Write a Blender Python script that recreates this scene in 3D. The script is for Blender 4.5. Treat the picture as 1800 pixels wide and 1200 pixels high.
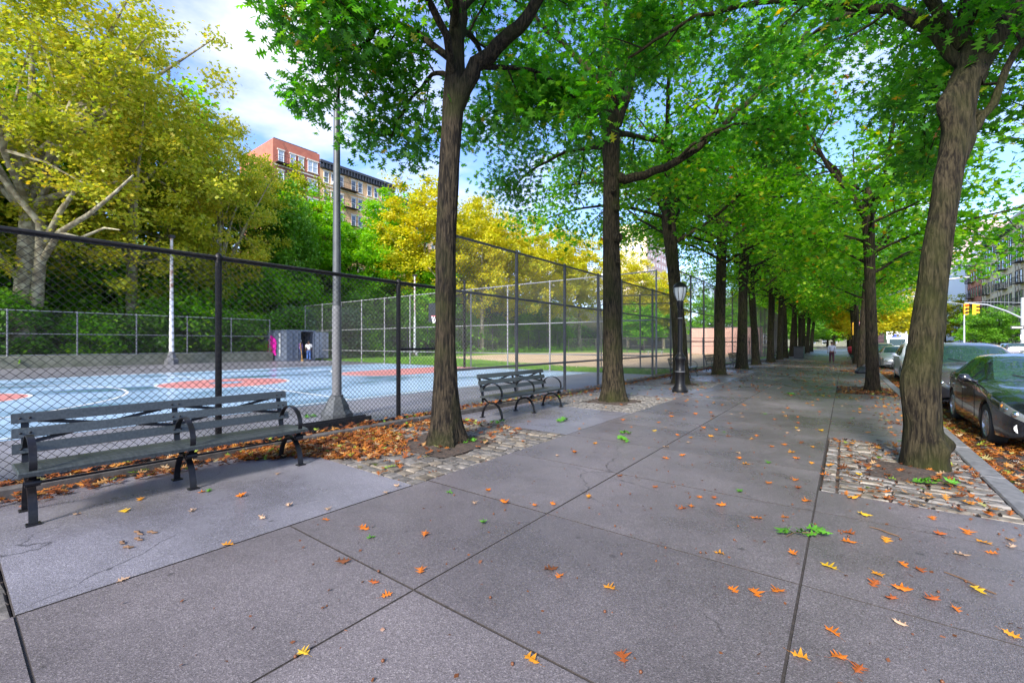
import bpy, bmesh, math, random
import numpy as np
from mathutils import Vector, Matrix

R = math.radians
for o in list(bpy.data.objects):
    bpy.data.objects.remove(o)
scene = bpy.context.scene
COL = scene.collection

# ------------------------------------------------------------------ camera, sky, sun, exposure
YAW = 37.3
cam_d = bpy.data.cameras.new('camera')
cam = bpy.data.objects.new('camera', cam_d)
COL.objects.link(cam)
cam.location = (0, 0, 1.5)
cam.rotation_euler = (R(90), 0, R(YAW))
cam_d.sensor_width = 36
cam_d.lens = 15.36
cam_d.shift_y = 0.0017
cam_d.clip_start = 0.05
cam_d.clip_end = 4000
scene.camera = cam

SUN_EL, SUN_AZ = 34, 168      # azimuth measured clockwise from +Y (along the pavement)
world = bpy.data.worlds.new("World")
scene.world = world
world.use_nodes = True
wn, wl = world.node_tree.nodes, world.node_tree.links
wn.clear()
w_out = wn.new('ShaderNodeOutputWorld')
sky = wn.new('ShaderNodeTexSky')
sky.sky_type = 'NISHITA'
sky.sun_disc = False
sky.sun_elevation = R(SUN_EL)
sky.sun_rotation = R(SUN_AZ)
sky.air_density = 1.0
sky.dust_density = 0.6
sky.ozone_density = 1.6
bg_sky = wn.new('ShaderNodeBackground')
bg_sky.inputs[1].default_value = 0.10
sk_mix = wn.new('ShaderNodeMix'); sk_mix.data_type = 'RGBA'; sk_mix.blend_type = 'MULTIPLY'
sk_mix.inputs[0].default_value = 1.0
wl.new(sky.outputs[0], sk_mix.inputs[6])
sk_mix.inputs[7].default_value = (0.76, 0.85, 1.14, 1)
wl.new(sk_mix.outputs[2], bg_sky.inputs[0])
bg_cl = wn.new('ShaderNodeBackground')
bg_cl.inputs[0].default_value = (0.95, 0.955, 1.0, 1)
bg_cl.inputs[1].default_value = 0.42
wtc = wn.new('ShaderNodeTexCoord')
wsep = wn.new('ShaderNodeSeparateXYZ')
wl.new(wtc.outputs['Generated'], wsep.inputs[0])
def wmath(op, a, b=None, c=None):
    n = wn.new('ShaderNodeMath'); n.operation = op
    for i, v in enumerate((a, b, c)):
        if v is None: continue
        if isinstance(v, (int, float)): n.inputs[i].default_value = v
        else: wl.new(v, n.inputs[i])
    return n.outputs[0]
wz = wmath('ADD', wmath('MAXIMUM', wsep.outputs[2], 0.0), 0.22)
wcomb = wn.new('ShaderNodeCombineXYZ')
wl.new(wmath('DIVIDE', wsep.outputs[0], wz), wcomb.inputs[0])
wl.new(wmath('DIVIDE', wsep.outputs[1], wz), wcomb.inputs[1])
wno = wn.new('ShaderNodeTexNoise')
wno.inputs['Scale'].default_value = 1.15
wno.inputs['Detail'].default_value = 7
wno.inputs['Roughness'].default_value = 0.55
wno.inputs['Distortion'].default_value = 0.35
wmap = wn.new('ShaderNodeMapping')
wmap.inputs['Location'].default_value = (1.7, 4.5, 0.0)
wl.new(wcomb.outputs[0], wmap.inputs[0])
wl.new(wmap.outputs[0], wno.inputs['Vector'])
wramp = wn.new('ShaderNodeValToRGB')
wramp.color_ramp.elements[0].position = 0.49
wramp.color_ramp.elements[1].position = 0.66
wramp.color_ramp.elements[1].color = (1, 1, 1, 1)
wl.new(wno.outputs[0], wramp.inputs[0])
wmix = wn.new('ShaderNodeMixShader')
wl.new(wramp.outputs[0], wmix.inputs[0])
wl.new(bg_sky.outputs[0], wmix.inputs[1])
wl.new(bg_cl.outputs[0], wmix.inputs[2])
wl.new(wmix.outputs[0], w_out.inputs[0])

sun_d = bpy.data.lights.new('sun', 'SUN')
sun_d.energy = 2.5
sun_d.angle = R(13)
sun_d.color = (1.0, 0.95, 0.86)
sun = bpy.data.objects.new('sun', sun_d)
COL.objects.link(sun)
_az, _el = R(SUN_AZ), R(SUN_EL)
_dir = Vector((math.sin(_az) * math.cos(_el), math.cos(_az) * math.cos(_el), math.sin(_el)))
sun.rotation_euler = _dir.to_track_quat('Z', 'Y').to_euler()

scene.view_settings.view_transform = 'Standard'
scene.view_settings.look = 'None'
scene.view_settings.gamma = 1
scene.view_settings.use_curve_mapping = False
scene.view_settings.exposure = 1.9
scene.render.engine = 'CYCLES'
scene.cycles.max_bounces = 7
scene.cycles.diffuse_bounces = 4
scene.cycles.transmission_bounces = 5
scene.cycles.transparent_max_bounces = 6
scene.cycles.use_denoising = True
scene.cycles.sample_clamp_indirect = 6

CY, SY = math.cos(R(YAW)), math.sin(R(YAW))
def cw(cx, cz):
    """offset along the view's right and depth axes -> world xy"""
    return (CY * cx - SY * cz, SY * cx + CY * cz)

# ------------------------------------------------------------------ materials
MATS = {}
def new_mat(name):
    m = bpy.data.materials.new(name)
    m.use_nodes = True
    m.node_tree.nodes.clear()
    return m, m.node_tree.nodes, m.node_tree.links

def rgba(c):
    return (c[0], c[1], c[2], 1)

def mat(name, col, rough=0.6, metal=0.0, col2=None, nscale=8.0, stretch=(1, 1, 1), bump=0.0, bscale=40.0,
        bdist=0.01, rough2=None, pos=False, obj_rand=0.0, detail=5, ramp=(0.35, 0.65), spec=0.5, coat=0.0):
    """principled surface with an optional two colour noise, bump and gloss variation"""
    m, n, l = new_mat(name)
    out = n.new('ShaderNodeOutputMaterial')
    p = n.new('ShaderNodeBsdfPrincipled')
    l.new(p.outputs[0], out.inputs[0])
    p.inputs['Base Color'].default_value = rgba(col)
    p.inputs['Roughness'].default_value = rough
    p.inputs['Metallic'].default_value = metal
    p.inputs['Specular IOR Level'].default_value = spec
    p.inputs['Coat Weight'].default_value = coat
    p.inputs['Coat Roughness'].default_value = 0.04
    if pos:
        g = n.new('ShaderNodeNewGeometry'); src = g.outputs['Position']
    else:
        g = n.new('ShaderNodeTexCoord'); src = g.outputs['Object']
    mp = n.new('ShaderNodeMapping')
    mp.inputs['Scale'].default_value = stretch
    l.new(src, mp.inputs[0])
    colsock = None
    if col2 is not None:
        t = n.new('ShaderNodeTexNoise')
        t.inputs['Scale'].default_value = nscale
        t.inputs['Detail'].default_value = detail
        t.inputs['Roughness'].default_value = 0.6
        l.new(mp.outputs[0], t.inputs['Vector'])
        r = n.new('ShaderNodeValToRGB')
        r.color_ramp.elements[0].position, r.color_ramp.elements[1].position = ramp
        r.color_ramp.elements[0].color, r.color_ramp.elements[1].color = rgba(col), rgba(col2)
        l.new(t.outputs[0], r.inputs[0])
        colsock = r.outputs[0]
        if rough2 is not None:
            mr = n.new('ShaderNodeMapRange')
            mr.inputs[1].default_value, mr.inputs[2].default_value = 0.35, 0.65
            mr.inputs[3].default_value, mr.inputs[4].default_value = rough, rough2
            l.new(t.outputs[0], mr.inputs[0])
            l.new(mr.outputs[0], p.inputs['Roughness'])
    if obj_rand > 0:
        oi = n.new('ShaderNodeObjectInfo')
        mr = n.new('ShaderNodeMapRange')
        mr.inputs[3].default_value, mr.inputs[4].default_value = 1 - obj_rand, 1 + obj_rand
        l.new(oi.outputs['Random'], mr.inputs[0])
        hs = n.new('ShaderNodeHueSaturation')
        if colsock: l.new(colsock, hs.inputs['Color'])
        else: hs.inputs['Color'].default_value = rgba(col)
        l.new(mr.outputs[0], hs.inputs['Value'])
        colsock = hs.outputs[0]
    if colsock: l.new(colsock, p.inputs['Base Color'])
    if bump > 0:
        t2 = n.new('ShaderNodeTexNoise')
        t2.inputs['Scale'].default_value = bscale
        t2.inputs['Detail'].default_value = 6
        l.new(mp.outputs[0], t2.inputs['Vector'])
        b = n.new('ShaderNodeBump')
        b.inputs['Strength'].default_value = bump
        b.inputs['Distance'].default_value = bdist
        l.new(t2.outputs[0], b.inputs['Height'])
        l.new(b.outputs[0], p.inputs['Normal'])
    MATS[name] = m
    return m

def leaf_mat(name, stops, rough=0.42, trans=0.38, tcol=1.6, patch=None):
    """foliage: each leaf takes its own colour off the ramp, a part of the light passes through"""
    m, n, l = new_mat(name)
    out = n.new('ShaderNodeOutputMaterial')
    p = n.new('ShaderNodeBsdfPrincipled')
    p.inputs['Roughness'].default_value = rough
    p.inputs['Specular IOR Level'].default_value = 0.45
    g = n.new('ShaderNodeNewGeometry')
    r = n.new('ShaderNodeValToRGB')
    el = r.color_ramp.elements
    el[0].position, el[0].color = stops[0][0], rgba(stops[0][1])
    el[1].position, el[1].color = stops[-1][0], rgba(stops[-1][1])
    for q, c in stops[1:-1]:
        e = el.new(q); e.color = rgba(c)
    fac = g.outputs['Random Per Island']
    if patch:
        t = n.new('ShaderNodeTexNoise')
        t.inputs['Scale'].default_value = patch
        t.inputs['Detail'].default_value = 2
        l.new(g.outputs['Position'], t.inputs['Vector'])
        ma = n.new('ShaderNodeMath'); ma.operation = 'MULTIPLY_ADD'
        l.new(t.outputs[0], ma.inputs[0])
        ma.inputs[1].default_value = 1.5
        ma.inputs[2].default_value = -0.5
        mx = n.new('ShaderNodeMath'); mx.operation = 'MULTIPLY'
        l.new(ma.outputs[0], mx.inputs[0]); mx.inputs[1].default_value = 0.5
        mb = n.new('ShaderNodeMath'); mb.operation = 'MULTIPLY_ADD'
        l.new(fac, mb.inputs[0]); mb.inputs[1].default_value = 0.65
        l.new(mx.outputs[0], mb.inputs[2])
        mb.use_clamp = True
        fac = mb.outputs[0]
    l.new(fac, r.inputs[0])
    l.new(r.outputs[0], p.inputs['Base Color'])
    tr = n.new('ShaderNodeBsdfTranslucent')
    hs = n.new('ShaderNodeHueSaturation')
    hs.inputs['Value'].default_value = tcol
    hs.inputs['Saturation'].default_value = 1.05
    l.new(r.outputs[0], hs.inputs['Color'])
    l.new(hs.outputs[0], tr.inputs[0])
    mx = n.new('ShaderNodeMixShader')
    mx.inputs[0].default_value = trans
    l.new(p.outputs[0], mx.inputs[1]); l.new(tr.outputs[0], mx.inputs[2])
    l.new(mx.outputs[0], out.inputs[0])
    MATS[name] = m
    return m

def speckle_mat(name, base, dark, light, rough=(0.3, 0.55), blotch=0.55, rand=0.06):
    """washed concrete with fine aggregate, damp patches with more gloss"""
    m, n, l = new_mat(name)
    out = n.new('ShaderNodeOutputMaterial')
    p = n.new('ShaderNodeBsdfPrincipled')
    l.new(p.outputs[0], out.inputs[0])
    g = n.new('ShaderNodeNewGeometry')
    v = n.new('ShaderNodeTexVoronoi'); v.inputs['Scale'].default_value = 170
    l.new(g.outputs['Position'], v.inputs['Vector'])
    sep = n.new('ShaderNodeSeparateColor')
    l.new(v.outputs['Color'], sep.inputs[0])
    r = n.new('ShaderNodeValToRGB')
    e = r.color_ramp.elements
    e[0].position, e[0].color = 0.0, rgba(dark)
    e[1].position, e[1].color = 1.0, rgba(light)
    a = e.new(0.25); a.color = rgba([x * 0.85 for x in base])
    a = e.new(0.80); a.color = rgba([x * 1.1 for x in base])
    a = e.new(0.93); a.color = rgba([x * 1.5 for x in base])
    l.new(sep.outputs[0], r.inputs[0])
    t = n.new('ShaderNodeTexNoise'); t.inputs['Scale'].default_value = blotch; t.inputs['Detail'].default_value = 6
    t.inputs['Roughness'].default_value = 0.65
    l.new(g.outputs['Position'], t.inputs['Vector'])
    mr = n.new('ShaderNodeMapRange')
    mr.inputs[1].default_value, mr.inputs[2].default_value = 0.3, 0.7
    mr.inputs[3].default_value, mr.inputs[4].default_value = 0.62, 1.25
    l.new(t.outputs[0], mr.inputs[0])
    oi = n.new('ShaderNodeObjectInfo')
    mo = n.new('ShaderNodeMapRange')
    mo.inputs[3].default_value, mo.inputs[4].default_value = 1 - rand, 1 + rand
    l.new(oi.outputs['Random'], mo.inputs[0])
    mm = n.new('ShaderNodeMath'); mm.operation = 'MULTIPLY'
    l.new(mr.outputs[0], mm.inputs[0]); l.new(mo.outputs[0], mm.inputs[1])
    hs = n.new('ShaderNodeHueSaturation')
    l.new(r.outputs[0], hs.inputs['Color']); l.new(mm.outputs[0], hs.inputs['Value'])
    l.new(hs.outputs[0], p.inputs['Base Color'])
    g2 = n.new('ShaderNodeTexVoronoi'); g2.inputs['Scale'].default_value = 2.6      # old gum and drip spots
    l.new(g.outputs['Position'], g2.inputs['Vector'])
    gm = n.new('ShaderNodeMapRange')
    gm.inputs[1].default_value, gm.inputs[2].default_value = 0.045, 0.075
    gm.inputs[3].default_value, gm.inputs[4].default_value = 0.62, 1.0
    l.new(g2.outputs['Distance'], gm.inputs[0])
    m3 = n.new('ShaderNodeMath'); m3.operation = 'MULTIPLY'
    l.new(mm.outputs[0], m3.inputs[0]); l.new(gm.outputs[0], m3.inputs[1]); l.new(m3.outputs[0], hs.inputs['Value'])
    dn = n.new('ShaderNodeTexNoise'); dn.inputs['Scale'].default_value = 1.4; dn.inputs['Detail'].default_value = 5      # hairline cracks
    l.new(g.outputs['Position'], dn.inputs['Vector'])
    va = n.new('ShaderNodeVectorMath'); va.operation = 'MULTIPLY_ADD'
    l.new(dn.outputs['Color'], va.inputs[0]); va.inputs[1].default_value = (.7, .7, .7); l.new(g.outputs['Position'], va.inputs[2])
    vc = n.new('ShaderNodeTexVoronoi'); vc.feature = 'DISTANCE_TO_EDGE'; vc.inputs['Scale'].default_value = 0.34
    l.new(va.outputs[0], vc.inputs['Vector'])
    cm = n.new('ShaderNodeMapRange')
    cm.inputs[1].default_value, cm.inputs[2].default_value = 0.0012, 0.0030
    cm.inputs[3].default_value, cm.inputs[4].default_value = 1.0, 0.0
    l.new(vc.outputs['Distance'], cm.inputs[0])
    cr = n.new('ShaderNodeMapRange')
    cr.inputs[1].default_value, cr.inputs[2].default_value = 0.50, 0.56
    cr.inputs[3].default_value, cr.inputs[4].default_value = 0.0, 0.55
    l.new(t.outputs[0], cr.inputs[0])
    cx = n.new('ShaderNodeMath'); cx.operation = 'MULTIPLY'
    l.new(cm.outputs[0], cx.inputs[0]); l.new(cr.outputs[0], cx.inputs[1])
    c1 = n.new('ShaderNodeMath'); c1.operation = 'SUBTRACT'; c1.inputs[0].default_value = 1.0
    l.new(cx.outputs[0], c1.inputs[1])
    m4 = n.new('ShaderNodeMath'); m4.operation = 'MULTIPLY'
    l.new(m3.outputs[0], m4.inputs[0]); l.new(c1.outputs[0], m4.inputs[1]); l.new(m4.outputs[0], hs.inputs['Value'])
    rr = n.new('ShaderNodeMapRange')
    rr.inputs[1].default_value, rr.inputs[2].default_value = 0.35, 0.65
    rr.inputs[3].default_value, rr.inputs[4].default_value = rough
    l.new(t.outputs[0], rr.inputs[0]); l.new(rr.outputs[0], p.inputs['Roughness'])
    b = n.new('ShaderNodeBump'); b.inputs['Strength'].default_value = 0.35; b.inputs['Distance'].default_value = 0.004
    l.new(v.outputs['Distance'], b.inputs['Height']); l.new(b.outputs[0], p.inputs['Normal'])
    MATS[name] = m
    return m

def bark_mat(name, c_dark, c_mid, c_moss, moss=0.5):
    m, n, l = new_mat(name)
    out = n.new('ShaderNodeOutputMaterial')
    p = n.new('ShaderNodeBsdfPrincipled')
    l.new(p.outputs[0], out.inputs[0])
    p.inputs['Roughness'].default_value = 0.9; p.inputs['Specular IOR Level'].default_value = 0.2
    g = n.new('ShaderNodeTexCoord')
    mp = n.new('ShaderNodeMapping'); mp.inputs['Scale'].default_value = (1, 1, 0.14)
    l.new(g.outputs['Object'], mp.inputs[0])
    t = n.new('ShaderNodeTexNoise'); t.inputs['Scale'].default_value = 34; t.inputs['Detail'].default_value = 6
    t.inputs['Roughness'].default_value = 0.65; t.inputs['Distortion'].default_value = 0.4
    l.new(mp.outputs[0], t.inputs['Vector'])
    r = n.new('ShaderNodeValToRGB')
    e = r.color_ramp.elements
    e[0].position, e[0].color = 0.42, rgba(c_dark)
    e[1].position, e[1].color = 0.60, rgba(c_mid)
    l.new(t.outputs[0], r.inputs[0])
    t2 = n.new('ShaderNodeTexNoise'); t2.inputs['Scale'].default_value = 1.7; t2.inputs['Detail'].default_value = 7
    l.new(g.outputs['Object'], t2.inputs['Vector'])
    r2 = n.new('ShaderNodeValToRGB')
    r2.color_ramp.elements[0].position, r2.color_ramp.elements[1].position = 0.62 - 0.25 * moss, 0.72 - 0.1 * moss
    l.new(t2.outputs[0], r2.inputs[0])
    mx = n.new('ShaderNodeMix'); mx.data_type = 'RGBA'; mx.blend_type = 'MIX'
    ms = n.new('ShaderNodeMath'); ms.operation = 'MULTIPLY'; ms.inputs[1].default_value = 0.7
    l.new(r2.outputs[0], ms.inputs[0])
    l.new(ms.outputs[0], mx.inputs[0]); l.new(r.outputs[0], mx.inputs[6])
    mx.inputs[7].default_value = rgba(c_moss)
    l.new(mx.outputs[2], p.inputs['Base Color'])
    b = n.new('ShaderNodeBump'); b.inputs['Strength'].default_value = 1.0; b.inputs['Distance'].default_value = 0.05
    l.new(t.outputs[0], b.inputs['Height']); l.new(b.outputs[0], p.inputs['Normal'])
    MATS[name] = m
    return m

speckle_mat('concrete', (0.122, 0.105, 0.109), (0.074, 0.064, 0.066), (0.21, 0.188, 0.185), rough=(0.22, 0.44), rand=0.16)
speckle_mat('bench_concrete', (0.165, 0.155, 0.178), (0.10, 0.095, 0.105), (0.26, 0.25, 0.26), rough=(0.20, 0.40), rand=0.03)
speckle_mat('asphalt', (0.055, 0.054, 0.056), (0.02, 0.02, 0.02), (0.18, 0.17, 0.16), rough=(0.35, 0.6))
speckle_mat('court_asphalt', (0.175, 0.170, 0.195), (0.09, 0.09, 0.10), (0.30, 0.30, 0.32), rough=(0.25, 0.5), blotch=0.25)
mat('kerb_stone', (0.10, 0.096, 0.098), 0.6, col2=(0.19, 0.182, 0.182), nscale=9, bump=0.3, bscale=60, bdist=0.004)
mat('dark_kerb', (0.045, 0.038, 0.034), 0.7, col2=(0.10, 0.09, 0.085), nscale=7, bump=0.4, bscale=50, bdist=0.005)
mat('joint_dirt', (0.022, 0.018, 0.016), 0.8, col2=(0.045, 0.035, 0.03), nscale=30, pos=True)
mat('soil', (0.030, 0.021, 0.016), 0.9, col2=(0.075, 0.050, 0.036), nscale=26, pos=True, bump=0.8, bscale=60, bdist=0.02)
mat('cobble', (0.075, 0.066, 0.058), 0.48, col2=(0.175, 0.155, 0.137), nscale=11, pos=True, bump=0.5, bscale=55, bdist=0.006, obj_rand=0.28, rough2=0.65)
mat('cobble_tan', (0.095, 0.076, 0.056), 0.5, col2=(0.20, 0.165, 0.125), nscale=11, pos=True, bump=0.5, bscale=55, bdist=0.006, obj_rand=0.3)
mat('earth', (0.05, 0.05, 0.03), 0.95, col2=(0.09, 0.075, 0.045), nscale=0.6, pos=True)
mat('hill_earth', (0.05, 0.075, 0.025), 0.95, col2=(0.10, 0.085, 0.04), nscale=0.5, pos=True, bump=0.6, bscale=3, bdist=0.2)
mat('grass_ground', (0.10, 0.24, 0.022), 0.9, col2=(0.20, 0.33, 0.035), nscale=0.35, pos=True, bump=0.7, bscale=45, bdist=0.03)
mat('infield', (0.48, 0.33, 0.17), 0.85, col2=(0.58, 0.43, 0.27), nscale=0.25, pos=True)
mat('court_blue', (0.36, 0.50, 0.66), 0.30, col2=(0.10, 0.21, 0.31), nscale=0.33, stretch=(1.0, 0.45, 1), pos=True, ramp=(0.50, 0.66), rough2=0.18, detail=3)
mat('court_red', (0.60, 0.235, 0.22), 0.4, col2=(0.50, 0.19, 0.18), nscale=0.8, pos=True)
mat('court_line', (0.62, 0.63, 0.62), 0.5)
mat('wall_concrete', (0.20, 0.20, 0.155), 0.8, col2=(0.11, 0.12, 0.08), nscale=1.6, pos=True, bump=0.3, bscale=20)
mat('black_paint', (0.004, 0.004, 0.005), 0.42, spec=0.3, col2=(0.008, 0.007, 0.007), nscale=20, bump=0.1, bscale=80, bdist=0.002)
mat('fence_black', (0.007, 0.006, 0.006), 0.5, spec=0.3, col2=(0.025, 0.018, 0.015), nscale=14, pos=True, ramp=(0.5, 0.75))
mat('wire_black', (0.008, 0.007, 0.008), 0.5, spec=0.3)
mat('fence_grey', (0.075, 0.070, 0.068), 0.5, metal=0.2, col2=(0.13, 0.125, 0.12), nscale=9, pos=True)
mat('fence_pale', (0.26, 0.26, 0.265), 0.5, metal=0.2)
mat('wire_grey', (0.13, 0.125, 0.125), 0.5, metal=0.2)
mat('bench_wood', (0.024, 0.029, 0.029), 0.28, col2=(0.050, 0.057, 0.058), nscale=5, stretch=(9, 1, 9), bump=0.35, bscale=22, bdist=0.004, obj_rand=0.12)
mat('bench_iron', (0.006, 0.0055, 0.007), 0.36, spec=0.35, col2=(0.018, 0.016, 0.016), nscale=30, bump=0.15, bscale=90, bdist=0.002, ramp=(0.5, 0.8))
mat('pole_grey', (0.060, 0.065, 0.068), 0.5, metal=0.2, col2=(0.085, 0.09, 0.093), nscale=5)
mat('pole_pale', (0.15, 0.15, 0.155), 0.5, col2=(0.12, 0.12, 0.125), nscale=6)
mat('galvanised', (0.50, 0.52, 0.54), 0.4, metal=0.4)
mat('frosted_glass', (0.50, 0.53, 0.51), 0.25, spec=0.6)
mat('container_blue', (0.10, 0.125, 0.175), 0.5, col2=(0.13, 0.155, 0.20), nscale=2)
mat('container_dark', (0.012, 0.013, 0.016), 0.8)
mat('hot_pink', (0.85, 0.02, 0.42), 0.5)
mat('white_paint', (0.80, 0.80, 0.80), 0.5)
mat('white_wall', (0.80, 0.81, 0.82), 0.7)
mat('rust_white', (0.60, 0.58, 0.56), 0.6, col2=(0.36, 0.20, 0.13), nscale=1.5, ramp=(0.5, 0.6))
mat('pink_wall', (0.60, 0.34, 0.27), 0.8, col2=(0.68, 0.42, 0.34), nscale=0.7)
mat('dark_panel', (0.02, 0.026, 0.03), 0.7)
mat('dark_green_paint', (0.02, 0.075, 0.055), 0.5)
mat('black_plastic', (0.014, 0.015, 0.02), 0.35, col2=(0.02, 0.022, 0.03), nscale=14, bump=0.4, bscale=10, bdist=0.02)
mat('red_cloth', (0.55, 0.03, 0.04), 0.8)
mat('signal_yellow', (0.80, 0.40, 0.01), 0.45)
mat('sign_red', (0.75, 0.10, 0.12), 0.5)
mat('sign_black', (0.02, 0.02, 0.02), 0.5)
mat('brick_red', (0.50, 0.165, 0.105), 0.85, col2=(0.40, 0.12, 0.08), nscale=0.9, pos=True)
mat('brick_brown', (0.33, 0.125, 0.085), 0.85, col2=(0.26, 0.10, 0.07), nscale=0.9, pos=True)
mat('brick_tan', (0.74, 0.46, 0.25), 0.85, col2=(0.66, 0.40, 0.21), nscale=0.9, pos=True)
mat('brick_beige', (0.80, 0.60, 0.38), 0.85, col2=(0.64, 0.50, 0.36), nscale=0.6, pos=True)
mat('brick_cream', (0.84, 0.67, 0.41), 0.85, col2=(0.74, 0.60, 0.41), nscale=0.6, pos=True)
mat('brick_orange', (0.58, 0.22, 0.13), 0.85, col2=(0.50, 0.19, 0.11), nscale=0.9, pos=True)
mat('brick_mauve', (0.52, 0.37, 0.36), 0.85)
mat('tower_blue', (0.16, 0.18, 0.30), 0.5)
mat('stone_trim', (0.62, 0.57, 0.50), 0.8)
mat('cornice_dark', (0.035, 0.04, 0.055), 0.6)
mat('window_glass', (0.10, 0.12, 0.15), 0.08, spec=0.9)
mat('window_bright', (0.42, 0.48, 0.55), 0.1, spec=0.9)
mat('iron_dark', (0.022, 0.018, 0.017), 0.6)
mat('skin_brown', (0.16, 0.075, 0.045), 0.6)
mat('skin_dark', (0.09, 0.045, 0.03), 0.6)
mat('grey_sweater', (0.30, 0.31, 0.40), 0.85)
mat('maroon_cloth', (0.05, 0.010, 0.022), 0.85)
mat('dark_hair', (0.015, 0.012, 0.011), 0.7)
mat('white_cloth', (0.75, 0.74, 0.74), 0.85)
mat('blue_denim', (0.05, 0.11, 0.30), 0.85)
mat('purple_cloth', (0.22, 0.11, 0.30), 0.85)
mat('wood_handle', (0.50, 0.27, 0.06), 0.6)
mat('car_black', (0.006, 0.007, 0.010), 0.16, spec=0.6, coat=0.8)
mat('car_grey', (0.115, 0.105, 0.11), 0.26, metal=0.55, coat=0.6)
mat('car_white', (0.74, 0.74, 0.75), 0.28, coat=0.5)
mat('car_silver', (0.42, 0.43, 0.45), 0.28, metal=0.6, coat=0.5)
mat('car_blue', (0.05, 0.08, 0.16), 0.25, metal=0.4, coat=0.6)
mat('car_glass', (0.020, 0.045, 0.046), 0.03, spec=1.0)
mat('lamp_glass', (0.13, 0.14, 0.14), 0.05, spec=0.9, coat=0.5)
mat('amber_glass', (0.80, 0.25, 0.03), 0.15)
mat('chrome', (0.75, 0.76, 0.78), 0.12, metal=1.0)
mat('tyre', (0.014, 0.014, 0.015), 0.8)
mat('under_black', (0.010, 0.010, 0.011), 0.7)
mat('alloy', (0.42, 0.43, 0.44), 0.3, metal=0.8)
mat('emblem_blue', (0.03, 0.07, 0.40), 0.5)
mat('twig_brown', (0.13, 0.07, 0.035), 0.8)
m_, n_, l_ = new_mat('signal_red')
_o = n_.new('ShaderNodeOutputMaterial'); _e = n_.new('ShaderNodeEmission')
_e.inputs[0].default_value = (1.0, 0.03, 0.01, 1); _e.inputs[1].default_value = 1.6
l_.new(_e.outputs[0], _o.inputs[0]); MATS['signal_red'] = m_

bark_mat('oak_bark', (0.007, 0.0055, 0.0035), (0.056, 0.043, 0.024), (0.031, 0.034, 0.008), 0.6)
bark_mat('dark_bark', (0.006, 0.0045, 0.0035), (0.048, 0.036, 0.022), (0.028, 0.030, 0.008), 0.5)
bark_mat('mossy_bark', (0.009, 0.0065, 0.004), (0.055, 0.043, 0.023), (0.030, 0.034, 0.006), 0.8)
mat('plane_bark', (0.36, 0.33, 0.22), 0.8, col2=(0.17, 0.14, 0.085), nscale=2.6, ramp=(0.42, 0.56), bump=0.3, bscale=12)

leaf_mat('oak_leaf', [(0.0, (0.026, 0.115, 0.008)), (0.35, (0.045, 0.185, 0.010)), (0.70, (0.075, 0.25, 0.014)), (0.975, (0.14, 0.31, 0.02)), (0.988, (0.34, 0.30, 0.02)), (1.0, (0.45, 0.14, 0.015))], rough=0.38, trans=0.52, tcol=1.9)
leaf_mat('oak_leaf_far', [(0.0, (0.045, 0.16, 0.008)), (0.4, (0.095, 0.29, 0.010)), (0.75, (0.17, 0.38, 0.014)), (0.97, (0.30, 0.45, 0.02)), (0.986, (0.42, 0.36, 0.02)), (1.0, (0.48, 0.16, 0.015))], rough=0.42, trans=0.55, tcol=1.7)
leaf_mat('plane_leaf', [(0.0, (0.18, 0.25, 0.016)), (0.32, (0.35, 0.40, 0.026)), (0.70, (0.50, 0.45, 0.04)), (0.92, (0.60, 0.38, 0.035)), (1.0, (0.58, 0.20, 0.015))], rough=0.45, trans=0.42, tcol=1.5, patch=0.22)
leaf_mat('gold_leaf', [(0.0, (0.28, 0.34, 0.016)), (0.4, (0.50, 0.48, 0.020)), (0.8, (0.62, 0.50, 0.024)), (1.0, (0.58, 0.34, 0.02))], rough=0.5, trans=0.42, tcol=1.5, patch=0.2)
leaf_mat('bright_leaf', [(0.0, (0.10, 0.30, 0.010)), (0.5, (0.20, 0.46, 0.014)), (0.85, (0.36, 0.54, 0.018)), (1.0, (0.56, 0.52, 0.02))], rough=0.45, trans=0.42, tcol=1.6, patch=0.25)
leaf_mat('dark_leaf', [(0.0, (0.065, 0.19, 0.014)), (0.6, (0.13, 0.31, 0.02)), (1.0, (0.25, 0.42, 0.03))], rough=0.45, trans=0.35, tcol=1.6, patch=0.25)
leaf_mat('pale_leaf', [(0.0, (0.07, 0.15, 0.06)), (0.6, (0.14, 0.25, 0.11)), (1.0, (0.24, 0.34, 0.16))], rough=0.5, trans=0.4, tcol=1.4, patch=0.4)
leaf_mat('yellow_green_leaf', [(0.0, (0.16, 0.26, 0.014)), (0.5, (0.30, 0.36, 0.018)), (1.0, (0.52, 0.36, 0.02))], rough=0.5, trans=0.42, tcol=1.5, patch=0.3)
leaf_mat('litter', [(0.0, (0.085, 0.026, 0.009)), (0.3, (0.20, 0.056, 0.012)), (0.6, (0.35, 0.105, 0.014)), (0.8, (0.42, 0.18, 0.025)), (0.92, (0.40, 0.29, 0.17)), (0.96, (0.24, 0.30, 0.03)), (1.0, (0.14, 0.28, 0.02))], rough=0.5, trans=0.15, tcol=1.2)
for nm, c in (('leaf_orange', (0.50, 0.135, 0.012)), ('leaf_amber', (0.52, 0.21, 0.016)), ('leaf_rust', (0.30, 0.075, 0.015)), ('leaf_tan', (0.42, 0.27, 0.17)),
              ('leaf_yellow', (0.55, 0.33, 0.02)), ('leaf_green', (0.07, 0.22, 0.016)), ('leaf_brown', (0.13, 0.045, 0.016))):
    leaf_mat(nm, [(0.0, c), (1.0, [min(1, x * 1.15) for x in c])], rough=0.45, trans=0.12, tcol=1.1)
M = MATS

# ------------------------------------------------------------------ object helpers
def set_props(o, label=None, cat=None, group=None, kind=None):
    if label: o['label'] = label
    if cat: o['category'] = cat
    if group: o['group'] = group
    if kind: o['kind'] = kind
    return o

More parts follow.
